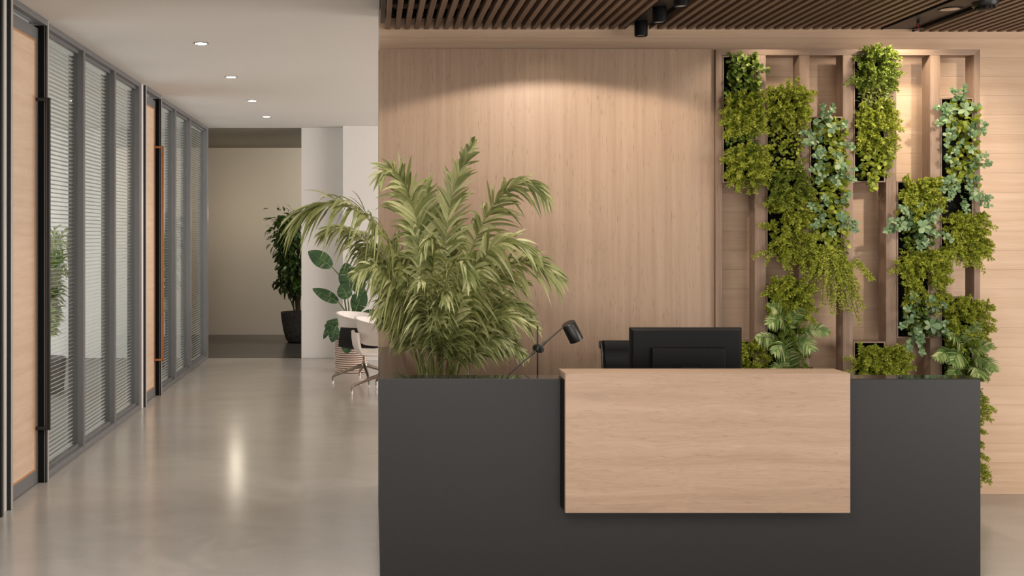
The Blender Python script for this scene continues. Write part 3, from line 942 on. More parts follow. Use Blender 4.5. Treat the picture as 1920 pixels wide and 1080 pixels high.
def wall_plant(name, label, cat, rect, group=None):
    x0, y0, x1, y1 = rect
    c = P((x0 + x1) / 2, (y0 + y1) / 2, YF + .06)
    return root(name, label, cat, c, group or 'plants in the plant wall'), c, (x1 - x0) * YF / F, (y1 - y0) * YF / F

def fern(label, rect, seed, strays=(), mat='fern', n=165, depth=.085, L=(.05, .10), droop=(.1, .5)):
    rng = np.random.default_rng(seed)
    r, c, w, h = wall_plant('feathery_fern', label, 'plant', rect)
    u = rng.uniform(-1, 1, (n, 2))
    o = np.stack([c.x + u[:, 0] * w * .39, np.full(n, YF + .05) - rng.uniform(0, .075, n), c.z + u[:, 1] * h * .45], 1)
    d = np.stack([u[:, 0] * .7 + rng.normal(0, .35, n), -rng.uniform(.35, 1.0, n), u[:, 1] * .5 + .22 + rng.normal(0, .35, n)], 1)
    d = unit(d)
    Ls = rng.uniform(*L, n)
    dr = rng.uniform(*droop, n)
    (V, Fq), pts = sprays(o, d, Ls, dr, rng, K=8, nl=.0145, per=6)
    if strays:
        so, sd, sl_, sdr = [], [], [], []
        for (ax_, ay_, bx_, by_) in strays:
            a = np.array(P(ax_, ay_, YF - .02)); b_ = np.array(P(bx_, by_, YF - .07))
            so.append(a); dd = b_ - a; ll = np.linalg.norm(dd); dd[2] += .15 * ll; sd.append(dd / np.linalg.norm(dd)); sl_.append(ll); sdr.append(.15)
        (V2, F2), p2 = sprays(np.array(so), np.array(sd), np.array(sl_), np.array(sdr), rng, K=13, t0=.05, twig=.26, nl=.0125, per=5, flat=.15)
        Fq = np.concatenate([Fq, F2 + len(V)]); V = np.concatenate([V, V2])
        stems_from(p2, .0012, M['stem'], r)
    np_mesh('foliage', V, Fq, M[mat], r)
    stems_from(pts, .0012, M['stem'], r, 2)
    return r

def shrub(label, rect, seed, mat, shape='round', n=150, size=(.018, .030), width=.40, name='small_leaf_shrub', trail=()):
    n = int(n * 1.9); size = (size[0] * 1.1, size[1] * 1.12)
    rng = np.random.default_rng(seed)
    r, c, w, h = wall_plant(name, label, 'plant', rect)
    u = rng.uniform(-1, 1, (n, 2))
    yy = YF + .03 - rng.uniform(0, 1, n) ** .7 * .085 * (1 - .45 * (u ** 2).max(1))
    pos = np.stack([c.x + u[:, 0] * w * .47, yy, c.z + u[:, 1] * h * .49], 1)
    for (ax_, ay_, bx_, by_, k_) in trail:
        t = rng.uniform(0, 1, k_)[:, None]
        a = np.array(P(ax_, ay_, YF - .04)); b_ = np.array(P(bx_, by_, YF - .06))
        pos = np.concatenate([pos, a + (b_ - a) * t + rng.normal(0, .012, (k_, 3))])
    m_ = len(pos)
    ux = (pos[:, 0] - c.x) / (w * .5); uz = (pos[:, 2] - c.z) / (h * .5)
    d = unit(np.stack([ux * .5, np.full(m_, -.35), .15 + uz * .3], 1) + rng.normal(0, .6, (m_, 3)))
    nrm = unit(np.stack([ux * .3, np.full(m_, -.8), np.full(m_, .6)], 1) + rng.normal(0, .4, (m_, 3)))
    tV, tF = leaf_template(width, shape)
    V, Fq = inst(tV, tF, pos, d, nrm, rng.uniform(*size, m_))
    np_mesh('foliage', V, Fq, M[mat], r)
    mb = MB()
    for i in range(0, m_, 6):
        p = pos[i]
        mb.tube([(p[0] * .4 + c.x * .6, YF + .07, p[2] * .6 + c.z * .4), tuple(p)], .0012, 4, caps=False)
    mb.build('stem', M['bark'], r, fix=False)
    return r

bgm = []
for wv_, cv_ in ((.34, .12), (.40, .22), (.30, .3)):
    tV, tF = leaf_template(wv_, 'ob', .22, cv_)
    me = bpy.data.meshes.new('leaf')
    me.from_pydata([tuple(v) for v in tV], [], [tuple(f) for f in tF])
    me.shade_smooth()
    me.materials.append(M['blue_green'])
    bgm.append(me)

def blue_plant(label, rect, seed, shoots, big=()):
    """leafy shoots: (px0,py0,px1,py1) from the box outwards; big = centres of large open rosettes; each leaf is its own part"""
    rng = random.Random(seed)
    r, c, w, h = wall_plant('blue_green_foliage_plant', label, 'plant', rect)
    base = wloc(r)
    def leaf(p, d, nrm, s):
        y = d.normalized(); x_ = y.cross(nrm).normalized(); z_ = x_.cross(y)
        m_ = Matrix((x_, y, z_)).transposed().to_4x4()
        o = bpy.data.objects.new('leaf', rng.choice(bgm))
        o.parent = r
        o.matrix_basis = Matrix.Translation(p - base) @ m_ @ Matrix.Scale(s, 4)
        COL.objects.link(o)
    st = MB()
    for (ax_, ay_, bx_, by_) in shoots:
        a, b_ = P(ax_, ay_, YF + .01), P(bx_, by_, YF - rng.uniform(.06, .11))
        ln = (b_ - a).length
        st.tube([a, (a + b_) / 2 + Vector((0, -.012, .006)), b_], [.0022, .0018, .0012], 5, caps=False)
        k_ = max(5, int(ln / .015))
        for i in range(k_):
            t = .25 + .75 * i / (k_ - 1)
            p = a.lerp(b_, t) + Vector((0, -.012 * (1 - abs(2 * t - 1)), 0))
            dv = (b_ - a).normalized()
            for sg in (0, 1):
                ang = rng.uniform(0, 6.28)
                perp = Vector((math.cos(ang), rng.uniform(-.6, .1), math.sin(ang)))
                d = (dv * rng.uniform(.2, .7) + perp).normalized()
                nrm = (Vector((0, -1, .6)) + Vector((rng.gauss(0, .35), rng.gauss(0, .3), rng.gauss(0, .35)))).normalized()
                leaf(p, d, nrm, rng.uniform(.026, .042) * (1.1 - .35 * t))
        for q in range(4):
            ang = q * 1.57 + rng.uniform(-.4, .4)
            d = Vector((math.cos(ang), -.45, math.sin(ang)))
            leaf(b_, d, Vector((0, -1, .4)), rng.uniform(.020, .032))
    for (bx_, by_, s) in big:
        b_ = P(bx_, by_, YF - .105)
        st.tube([P(bx_ * .5 + .5 * (rect[0] + rect[2]) / 2, by_, YF + .02), b_], .002, 5, caps=False)
        for q in range(5):
            ang = q * 1.257 + rng.uniform(-.25, .25)
            d = Vector((math.cos(ang), -.35, math.sin(ang)))
            leaf(b_, d, Vector((0, -1, .3)), s * rng.uniform(.55, .8))
    st.build('stem', M['stem'], r, fix=False)
    return r

def catmull(pts, n):
    pts = [np.array(p, float) for p in pts]
    P4 = [2 * pts[0] - pts[1]] + pts + [2 * pts[-1] - pts[-2]]
    out = []
    for i in range(1, len(P4) - 2):
        for k_ in range(n):
            t = k_ / n
            p0, p1, p2, p3 = P4[i - 1], P4[i], P4[i + 1], P4[i + 2]
            out.append(.5 * ((2 * p1) + (-p0 + p2) * t + (2 * p0 - 5 * p1 + 4 * p2 - p3) * t * t + (-p0 + 3 * p1 - 3 * p2 + p3) * t ** 3))
    out.append(pts[-1])
    C = np.array(out)
    # resample by arc length
    s = np.concatenate([[0], np.cumsum(np.linalg.norm(np.diff(C, axis=0), axis=1))])
    return C, s

def frond(ctrl, n_pairs, lmax, width, rng, t0=.3, face=(0, -.75, .65), droop=.45, vee=.25, spread=(.88, .30), rad=.004, jit=.13, dvar=(.4, 1.8)):
    """palm frond: returns (leaflet verts, quads) and rachis points"""
    C, s = catmull(ctrl, 10)
    tt = np.linspace(t0, .985, n_pairs)
    sp_ = tt * s[-1]
    pos = np.stack([np.interp(sp_, s, C[:, k_]) for k_ in range(3)], 1)
    eps = .01 * s[-1]
    nx = np.stack([np.interp(np.minimum(sp_ + eps, s[-1]), s, C[:, k_]) for k_ in range(3)], 1)
    pv = np.stack([np.interp(sp_ - eps, s, C[:, k_]) for k_ in range(3)], 1)
    tan = unit(nx - pv)
    nf = unit(np.array(face, float) + rng.normal(0, .12, 3))
    n_ = unit(nf[None] - tan * (tan @ nf)[:, None])
    side = np.cross(tan, n_)
    SEG = 6
    u = np.linspace(0, 1, SEG + 1)
    wprof = np.array([.35, .85, 1, .92, .72, .42, .02])
    tn = (tt - t0) / (1 - t0)
    lp = lmax * np.clip(np.sin(np.pi * np.clip(.22 + .72 * tn, 0, 1)) ** .8, .25, 1)
    allV, allF = [], []
    off = 0
    for sg in (-1, 1):
        L = lp * rng.uniform(.85, 1.12, n_pairs)
        ang = spread[0] + (spread[1] - spread[0]) * tn + rng.normal(0, .09, n_pairs)
        d = unit(tan * np.cos(ang)[:, None] + side * sg * np.sin(ang)[:, None] + n_ * vee + rng.normal(0, jit, tan.shape))
        dr = droop * rng.uniform(dvar[0], dvar[1], n_pairs)
        g = np.array([0, 0, -1.0])
        c = pos[:, None] + d[:, None] * (L[:, None, None] * u[None, :, None]) + g * (dr[:, None, None] * L[:, None, None] * (u ** 2.1)[None, :, None])
        ct = unit(np.gradient(c, axis=1))
        wd_ = np.cross(ct, np.broadcast_to(n_[:, None], ct.shape))
        wd_ = unit(wd_)
        nn = np.cross(wd_, ct)
        hw_ = (width * rng.uniform(.8, 1.15, n_pairs))[:, None, None] * wprof[None, :, None] * .5
        l_ = c - wd_ * hw_ + nn * hw_ * .35
        r_ = c + wd_ * hw_ + nn * hw_ * .35
        V = np.stack([l_, c, r_], 2).reshape(-1, 3)        # n, seg, 3
        k_ = (SEG + 1) * 3
        f = []
        for i in range(SEG):
            a = i * 3
            f += [(a, a + 1, a + 4, a + 3), (a + 1, a + 2, a + 5, a + 4)]
        f = np.array(f)
        Fq = (f[None] + (np.arange(n_pairs) * k_)[:, None, None]).reshape(-1, 4) + off
        off += len(V)
        allV.append(V); allF.append(Fq)
    ra = C[::3]
    if (len(C) - 1) % 3: ra = np.concatenate([ra, C[-1:]])
    return np.concatenate(allV), np.concatenate(allF), ra

def add_frond(parent, ctrl, n_pairs, lmax, width, rng, mat, smat, rad=.005, **kw):
    split = kw.pop('split', False)
    V, Fq, ra = frond(ctrl, n_pairs, lmax, width, rng, **kw)
    rr_ = np.linspace(rad, rad * .25, len(ra))
    if split:        # the largest fronds in view carry each leaflet as a piece of its own
        fo = MB().tube([tuple(p) for p in ra], list(rr_), 6).build('frond', smat, parent, smooth=True, fix=False)
        for q in range(2 * n_pairs):
            np_mesh('leaflet', V[q * 21:(q + 1) * 21], Fq[q * 12:(q + 1) * 12] - q * 21, mat, fo)
        return fo
    fo = np_mesh('frond', V, Fq, mat, parent)
    MB().tube([tuple(p) for p in ra], list(rr_), 6).build('stalk', smat, fo, smooth=True, fix=False)
    return fo

# ------------------------------------------------------------------ big palm in the desk planter
PZ0 = 5.68
rng = np.random.default_rng(5)
pr = root('areca_palm', 'big pale green areca palm rising from the left end of the desk', 'plant', (PX(820, PZ0), PZ0, .765))
soil_y = CY + (CH - .768) * F / PZ0
FR = [  # stalk base x, list of (px, py, depth offset), leaflet length, first leaflet position, face, droop
    (826, [(826, 560, -.05), (838, 430, -.02), (852, 350, .02), (888, 262, .04)], .17, .36, (0, -1, .2), .25),
    (806, [(800, 560, .05), (788, 450, .06), (768, 370, .04), (735, 318, -.04), (712, 330, -.1)], .25, .40, (.25, -1, .2), .35),
    (812, [(806, 540, .10), (800, 440, .16), (797, 380, .2), (800, 345, .22)], .19, .42, (0, -1, .15), .25),
    (800, [(778, 560, -.05), (738, 470, -.10), (690, 410, -.2), (640, 384, -.28), (590, 388, -.32), (548, 420, -.34)], .235, .42, (.05, -.6, .8), .75),
    (796, [(772, 570, .12), (735, 505, .15), (690, 455, .15), (645, 430, .12), (605, 436, .1)], .21, .36, (.1, -.7, .7), .7),
    (802, [(768, 590, -.25), (735, 530, -.4), (700, 500, -.5), (668, 512, -.55)], .17, .45, (.1, -.75, .6), .75),
    (798, [(775, 600, .1), (752, 540, .16), (715, 490, .2), (672, 468, .2)], .20, .34, (.1, -.8, .6), .6),
    (790, [(770, 630, -.1), (750, 588, -.2), (728, 562, -.28), (706, 585, -.33)], .12, .55, (.1, -.8, .5), .5),
    (838, [(858, 560, .06), (884, 470, .06), (915, 400, .03), (955, 352, -.02), (1000, 345, -.06), (1024, 372, -.08)], .20, .36, (-.2, -.9, .5), .5),
    (842, [(862, 570, -.1), (890, 500, -.15), (925, 462, -.2), (965, 455, -.24), (1000, 478, -.26)], .19, .38, (-.1, -.7, .7), .6),
    (846, [(875, 590, .1), (912, 530, .1), (955, 497, .06), (1005, 492, 0), (1048, 522, -.05)], .20, .36, (-.1, -.7, .7), .55),
    (848, [(872, 610, .16), (905, 560, .2), (945, 530, .22), (985, 530, .2)], .17, .36, (-.1, -.8, .6), .5),
    (850, [(876, 630, .05), (910, 590, .05), (950, 568, .02), (992, 585, -.02)], .17, .36, (-.1, -.7, .7), .5),
    (852, [(880, 645, -.08), (915, 607, -.12), (955, 595, -.16), (1003, 612, -.18)], .14, .44, (-.1, -.7, .7), .45),
    (850, [(872, 650, .12), (900, 620, .15), (930, 610, .16), (966, 626, .16)], .12, .46, (-.1, -.7, .7), .45),
    (852, [(880, 668, -.05), (905, 645, -.08), (930, 634, -.1), (955, 648, -.1)], .11, .46, (-.1, -.8, .6), .5),
    (854, [(884, 672, .02), (915, 650, .02), (950, 645, 0), (985, 668, -.03)], .10, .40, (-.1, -.8, .6), .35),
    (846, [(868, 640, .1), (893, 600, .14), (920, 575, .16), (960, 560, .16)], .12, .40, (-.1, -.8, .6), .35),
    (790, [(768, 655, -.05), (748, 618, -.1), (728, 596, -.14), (712, 606, -.18)], .10, .50, (.1, -.8, .5), .5),
    (822, [(826, 600, -.25), (836, 530, -.38), (850, 496, -.48), (868, 492, -.56), (880, 525, -.6)], .15, .46, (0, -.7, .7), .55),
    (812, [(808, 580, -.15), (812, 500, -.25), (816, 462, -.32), (808, 448, -.42), (790, 470, -.48)], .15, .42, (0, -.8, .6), .6),
    (815, [(806, 610, -.3), (800, 560, -.42), (796, 530, -.5), (780, 530, -.55)], .15, .42, (0, -.8, .6), .6),
    (820, [(822, 610, -.3), (826, 570, -.42), (836, 548, -.48), (834, 565, -.55)], .11, .5, (0, -.9, .4), .6),
    (838, [(848, 620, -.2), (864, 560, -.28), (884, 520, -.34), (905, 512, -.38)], .17, .3, (-.1, -.9, .3), .4),
    (836, [(846, 640, -.3), (856, 590, -.38), (866, 556, -.42), (872, 540, -.44)], .13, .36, (0, -1, .1), .35),
    (810, [(806, 640, -.1), (800, 560, -.1), (792, 490, -.08), (775, 430, -.05)], .20, .3, (.1, -1, .2), .4),
    (828, [(832, 620, .15), (840, 540, .2), (852, 470, .22), (862, 430, .22)], .18, .35, (-.1, -1, .2), .35),
    (802, [(790, 640, .18), (776, 570, .25), (755, 500, .3), (735, 460, .3)], .19, .35, (.1, -1, .3), .45),
    (824, [(824, 640, -.34), (822, 590, -.4), (818, 560, -.44), (815, 540, -.47)], .11, .5, (0, -1, .2), .55),
    (814, [(802, 620, -.25), (786, 565, -.32), (768, 535, -.38), (750, 532, -.42)], .13, .5, (.1, -.9, .4), .6),
    (842, [(860, 640, .08), (880, 590, .1), (905, 560, .12), (930, 556, .12)], .16, .32, (-.1, -.9, .4), .45),
    (806, [(804, 620, .22), (808, 520, .28), (815, 430, .3), (822, 390, .3)], .18, .4, (0, -1, .2), .3),
]
for i, (bx_, pts, lm, t0_, fc, dr) in enumerate(FR):
    bb = rng.uniform(-.05, .05)
    b0 = P(bx_, soil_y - 2, PZ0 + bb)
    ctrl = [b0, P(bx_ + (pts[0][0] - bx_) * .25, 690, PZ0 + bb + pts[0][2] * .2)] + [P(a, b_, PZ0 + dz) for a, b_, dz in pts]
    ctrl = [Vector((c.x, min(c.y, 6.30), c.z)) for c in ctrl]
    add_frond(pr, ctrl, 50 if i in (1, 3, 9) else 54 if lm > .16 else 44, lm * (1.32 if i == 3 else 1.2), .023 if i in (1, 3, 9) else .0175, rng, M['palm'], M['palm_stem'], .0075, t0=t0_, face=fc, droop=dr, split=i in (1, 3, 9))

# low ferns on the planter soil
for i, (px, w_, lab) in enumerate([(800, 40, 'low yellow green fern left of the palm stalks in the desk planter'), (880, 60, 'low yellow green fern right of the palm stalks in the desk planter')]):
    z_ = 5.95
    c = P(px, 700, z_)
    r = root('ground_fern', lab, 'plant', (c.x, c.y, .766), 'ferns under the palm')
    rg = np.random.default_rng(40 + i)
    n = 60
    o = np.stack([c.x + rg.uniform(-1, 1, n) * w_ * z_ / F * .45, c.y + rg.uniform(-.08, .08, n), np.full(n, .768)], 1)
    d = unit(np.stack([rg.normal(0, .5, n), rg.normal(-.1, .4, n), np.full(n, 1.0)], 1))
    (V, Fq), pts = sprays(o, d, rg.uniform(.08, .15, n), rg.uniform(.1, .4, n), rg, K=8, nl=.013, per=6)
    np_mesh('foliage', V, Fq, M['fern'], r)
    stems_from(pts, .0013, M['stem'], r, 2)

# ------------------------------------------------------------------ plants of the plant wall
shrub('round leaved green shrub with yellow tips at the top of the first column', (1355, 104, 1418, 195), 1, 'round_green', 'round', 190, (.018, .030), .46,
      trail=[(1405, 120, 1434, 135, 26), (1405, 160, 1424, 150, 14)])
fern('feathery fern under the round leaved shrub in the first column', (1357, 185, 1416, 246), 2, [(1375, 215, 1350, 209), (1375, 225, 1350, 232), (1405, 205, 1428, 214)], 'fern')
shrub('dull green small leaved shrub between two ferns in the first column', (1357, 235, 1416, 298), 3, 'round_green', 'oval', 170, (.015, .024), .36)
fern('bushy fern at the bottom of the upper box in the first column', (1362, 282, 1422, 345), 4, [(1410, 300, 1441, 290), (1380, 300, 1351, 298), (1378, 330, 1372, 345)], 'fern', 120)
fern('fern in the low box just right of the monitor', (1366, 645, 1432, 720), 5, [(1420, 690, 1445, 668)], 'fern', 120)

fern('feathery fern at the top of the second column, sprigs rising above its box', (1438, 170, 1502, 240), 6, [(1476, 175, 1478, 147), (1480, 172, 1499, 143), (1470, 175, 1463, 160), (1498, 198, 1525, 186), (1448, 195, 1421, 187)], 'fern', 125)
shrub('pale speckled small leaved shrub in the middle of the long second column box', (1438, 228, 1500, 335), 7, 'round_yellow', 'oval', 230, (.015, .026), .42)
fern('deep green fern below the speckled shrub in the second column', (1438, 320, 1498, 375), 8, [(1494, 340, 1511, 326)], 'fern_dark', 90)
fern('large bushy fern at the bottom of the long second column box', (1440, 355, 1512, 490), 9, [(1445, 425, 1424, 422), (1445, 470, 1413, 482), (1470, 470, 1482, 505), (1490, 470, 1509, 503), (1450, 465, 1438, 492), (1500, 440, 1528, 450), (1445, 385, 1432, 384)], 'fern', 230)
fern('fern at the top of the low second column box above the striped palm', (1438, 526, 1504, 590), 10, [(1456, 535, 1453, 518), (1486, 536, 1489, 524), (1445, 548, 1428, 553), (1495, 545, 1512, 530), (1498, 556, 1519, 554)], 'fern', 125)
fern('dim fern filling the low second column box behind the striped palm', (1440, 580, 1500, 720), 11, [], 'fern_dark', 120, .05, (.05, .09))

for rc, sd, lab in [((1519, 225, 1580, 345), 12, 'yellow green coin leaved plant behind the upper blue green leaves in the third column'),
                    ((1519, 335, 1581, 480), 13, 'yellow green coin leaved plant around the lower blue green leaves in the third column')]:
    shrub(lab, rc, sd, 'round_yellow', 'round', 150, (.024, .036), .50, 'coin_leaf_plant')
blue_plant('blue green leaved plant at the top of the third column, shoot rising above its box', (1510, 200, 1600, 300), 14,
           [(1545, 240, 1542, 200), (1548, 235, 1560, 202), (1540, 255, 1505, 248), (1540, 260, 1508, 268), (1560, 245, 1585, 232), (1560, 265, 1598, 275), (1550, 270, 1530, 290), (1555, 280, 1575, 295), (1540, 250, 1530, 228)], [(1561, 240, .06)])
blue_plant('blue green leaved plant in the middle of the third column', (1515, 285, 1605, 350), 15,
           [(1545, 305, 1522, 318), (1550, 310, 1535, 340), (1560, 310, 1600, 318), (1560, 320, 1598, 335), (1545, 300, 1530, 290), (1555, 325, 1570, 345)], [(1575, 308, .055)])
blue_plant('blue green leaved plant above the hanging sprays in the third column', (1515, 365, 1610, 440), 16,
           [(1545, 395, 1520, 385), (1550, 400, 1525, 425), (1560, 400, 1606, 418), (1565, 390, 1590, 365), (1555, 410, 1560, 440), (1560, 410, 1604, 432), (1545, 390, 1545, 370)], [(1577, 405, .06)])

# hanging yellow green sprays
rg = np.random.default_rng(17)
r, c, w_, h_ = wall_plant('trailing_asparagus_fern', 'yellow green sprays hanging out of the third column box', 'plant', (1520, 455, 1632, 580))
lines = [(1545, 455, 1522, 515), (1540, 458, 1530, 535), (1545, 455, 1545, 560), (1548, 460, 1558, 572), (1552, 455, 1570, 545), (1556, 455, 1590, 570), (1560, 455, 1600, 545),
         (1562, 460, 1608, 580), (1560, 455, 1585, 520), (1550, 455, 1536, 505), (1555, 458, 1572, 520), (1590, 490, 1604, 535), (1600, 484, 1629, 518), (1548, 456, 1550, 520), (1565, 470, 1612, 560),
         (1552, 470, 1557, 550), (1540, 470, 1524, 505), (1585, 480, 1592, 500), (1568, 462, 1580, 560)]
so, sd, sl_, sdr = [], [], [], []
for (a_, b_, c_, d_) in lines:
    for q in range(2):
        p0 = np.array(P(a_ + rg.normal(0, 4), b_ + rg.normal(0, 3), YF - .02)); p1 = np.array(P(c_ + rg.normal(0, 3), d_ + rg.normal(0, 3), YF - rg.uniform(.05, .12)))
        dd = p1 - p0; ll = np.linalg.norm(dd); dd[2] += .12 * ll
        so.append(p0); sd.append(dd / np.linalg.norm(dd)); sl_.append(ll); sdr.append(.14)
(V, Fq), pts = sprays(np.array(so), np.array(sd), np.array(sl_), np.array(sdr), rg, K=20, t0=.1, twig=.13, nl=.015, per=4, flat=.3)
np_mesh('foliage', V, Fq, M['fern'], r)
stems_from(pts, .0016, M['bark'], r)

fern('deep green fern at the very top of the fourth column', (1603, 96, 1664, 165), 20, [(1610, 140, 1587, 158), (1640, 110, 1645, 96), (1625, 112, 1628, 97), (1655, 142, 1676, 147)], 'fern_dark', 130)
shrub('pale lance leaved shrub between the ferns of the fourth column', (1603, 150, 1661, 210), 21, 'lance', 'lance', 190, (.022, .036), .2)
fern('bright fern in the middle of the upper fourth column box', (1603, 198, 1668, 275), 22, [(1655, 225, 1676, 212), (1655, 236, 1680, 234)], 'fern', 135)
shrub('pale round leaved plant trailing below the upper fourth column box', (1604, 262, 1662, 335), 23, 'round_yellow', 'round', 170, (.018, .029), .46,
      trail=[(1635, 325, 1638, 358, 60), (1655, 285, 1674, 297, 14)])
fern('wide yellow green fern in the low fourth column box', (1604, 652, 1690, 722), 24, [(1615, 665, 1612, 640), (1620, 665, 1632, 648), (1615, 680, 1582, 672), (1612, 690, 1584, 700), (1670, 668, 1696, 648), (1680, 690, 1716, 690), (1670, 700, 1702, 712), (1675, 680, 1700, 672), (1650, 668, 1640, 645)], 'fern', 200)

fern('fine leaved fern at the top of the fifth column box', (1684, 340, 1750, 395), 25, [(1740, 350, 1753, 342)], 'fern', 120)
shrub('dim green shrub behind the blue green leaves of the fifth column', (1684, 385, 1742, 475), 26, 'round_green', 'oval', 150, (.017, .027), .40,
      trail=[(1745, 355, 1758, 373, 8)])
blue_plant('blue green leaved plant sprawling across the fifth column post', (1660, 380, 1790, 470), 27,
           [(1715, 410, 1690, 390), (1712, 415, 1668, 415), (1710, 420, 1662, 432), (1720, 405, 1725, 385), (1725, 415, 1760, 395), (1725, 420, 1782, 448), (1722, 425, 1755, 440), (1715, 430, 1725, 465), (1712, 420, 1685, 428), (1728, 405, 1752, 412), (1720, 435, 1735, 455)], [(1733, 425, .075)])
fern('round bushy fern in the middle of the fifth column box', (1684, 472, 1760, 562), 28, [(1695, 505, 1667, 511), (1745, 490, 1772, 482), (1750, 512, 1780, 511), (1690, 495, 1677, 490)], 'fern', 190)
shrub('dark small leaved shrub low in the fifth column box', (1684, 552, 1742, 632), 29, 'round_green', 'oval', 130, (.016, .026), .40)
blue_plant('blue green leaved plant hanging below the fifth column box', (1684, 550, 1790, 665), 30,
           [(1715, 575, 1712, 552), (1720, 580, 1770, 572), (1725, 578, 1748, 560), (1710, 590, 1690, 612), (1712, 600, 1720, 622), (1715, 610, 1702, 655), (1718, 610, 1728, 662), (1730, 605, 1772, 620), (1728, 600, 1770, 605), (1712, 585, 1700, 578), (1720, 615, 1722, 640), (1730, 610, 1780, 632)], [(1745, 610, .08)])

shrub('yellow green coin leaved plant between the blue green leaves of the sixth column', (1764, 190, 1824, 350), 31, 'round_yellow', 'round', 170, (.022, .034), .50, 'coin_leaf_plant')
blue_plant('blue green leaved plant at the top of the sixth column, shoot above its box', (1752, 165, 1850, 290), 32,
           [(1795, 200, 1788, 168), (1798, 198, 1808, 165), (1790, 205, 1755, 200), (1785, 215, 1757, 232), (1805, 205, 1832, 200), (1810, 225, 1845, 235), (1795, 230, 1775, 250), (1800, 235, 1825, 255), (1805, 240, 1842, 248), (1790, 245, 1775, 270), (1790, 205, 1775, 210), (1800, 260, 1790, 285)], [(1810, 205, .07)])
blue_plant('blue green leaved plant spilling right from the sixth column', (1760, 285, 1860, 400), 33,
           [(1795, 310, 1775, 295), (1800, 315, 1848, 290), (1800, 320, 1852, 305), (1795, 330, 1772, 340), (1800, 340, 1780, 372), (1805, 340, 1830, 365), (1808, 360, 1853, 385), (1800, 365, 1812, 395), (1806, 355, 1855, 372), (1795, 350, 1768, 355), (1805, 330, 1835, 335)], [(1822, 280, .05), (1826, 368, .055)])
fern('bushy fern at the bottom of the upper sixth column box', (1766, 405, 1832, 478), 34, [(1820, 440, 1846, 441), (1815, 425, 1838, 422), (1780, 470, 1782, 494), (1812, 470, 1827, 497), (1805, 470, 1811, 490)], 'fern', 150)
fern('fern at the top of the low sixth column box', (1766, 562, 1834, 640), 35, [(1818, 585, 1845, 566), (1820, 592, 1850, 592), (1815, 625, 1838, 632)], 'fern', 150)
fern('dim fern behind the striped palm in the low sixth column box', (1766, 630, 1826, 730), 36, [], 'fern_dark', 90, .05, (.05, .09))
fern('fern sprigs poking out low beside the right end of the desk', (1770, 730, 1832, 900), 37, [(1828, 740, 1850, 748), (1828, 755, 1848, 762), (1826, 868, 1850, 876), (1826, 872, 1853, 886), (1826, 880, 1848, 893)], 'fern', 90)

def wall_palm(label, rect, seed, fr):
    rg = np.random.default_rng(seed)
    r, c, w_, h_ = wall_plant('striped_palm', label, 'plant', rect)
    for pts, lm, fc, dr in fr:
        n = len(pts)
        ctrl = [P(a, b_, YF + .02 - (.16 * i / (n - 1) if n > 1 else 0)) for i, (a, b_) in enumerate(pts)]
        add_frond(r, ctrl, 24, lm * 1.05, .0105, rg, M['wallpalm'], M['stem'], .0022, t0=.28, face=fc, droop=dr * .7, spread=(1.15, .55), vee=.12, jit=.04, dvar=(.8, 1.2))
wall_palm('small striped palm arching out of the low second column box', (1425, 565, 1555, 710), 50, [
    ([(1470, 640), (1468, 605), (1455, 580), (1440, 572)], .075, (0, -1, .4), .3),
    ([(1470, 640), (1476, 612), (1490, 590), (1502, 578)], .07, (0, -1, .3), .3),
    ([(1472, 640), (1474, 615), (1462, 597), (1440, 608)], .09, (0, -.9, .6), .5),
    ([(1490, 626), (1510, 620), (1532, 617), (1554, 624)], .06, (0, -1, .3), .3),
    ([(1472, 655), (1490, 642), (1508, 642), (1522, 656)], .08, (0, -.9, .5), .45),
    ([(1468, 650), (1450, 636), (1435, 632), (1418, 634)], .075, (0, -.9, .5), .6),
    ([(1475, 690), (1472, 660), (1468, 645), (1452, 662)], .09, (0, -.9, .6), .5),
    ([(1480, 715), (1482, 690), (1480, 670), (1484, 655)], .09, (0, -1, .3), .35),
    ([(1478, 720), (1470, 700), (1462, 690), (1446, 700)], .085, (0, -1, .5), .4)])
wall_palm('small striped palm arching out of the low sixth column box past the desk end', (1755, 620, 1865, 710), 51, [
    ([(1805, 665), (1800, 645), (1792, 632), (1778, 630)], .08, (0, -.9, .6), .5),
    ([(1808, 660), (1812, 640), (1822, 620), (1834, 605)], .075, (0, -1, .3), .3),
    ([(1808, 668), (1825, 655), (1842, 648), (1860, 650)], .065, (0, -1, .3), .35),
    ([(1808, 672), (1830, 672), (1850, 678), (1862, 695)], .07, (0, -1, .4), .4),
    ([(1800, 672), (1785, 660), (1772, 660), (1754, 672)], .075, (0, -.9, .5), .6),
    ([(1808, 690), (1806, 670), (1798, 662), (1786, 680)], .095, (0, -.9, .6), .5),
    ([(1812, 700), (1822, 690), (1830, 690), (1838, 705)], .09, (0, -.9, .5), .5),
    ([(1806, 715), (1800, 700), (1795, 692), (1785, 705)], .085, (0, -.9, .5), .4)])

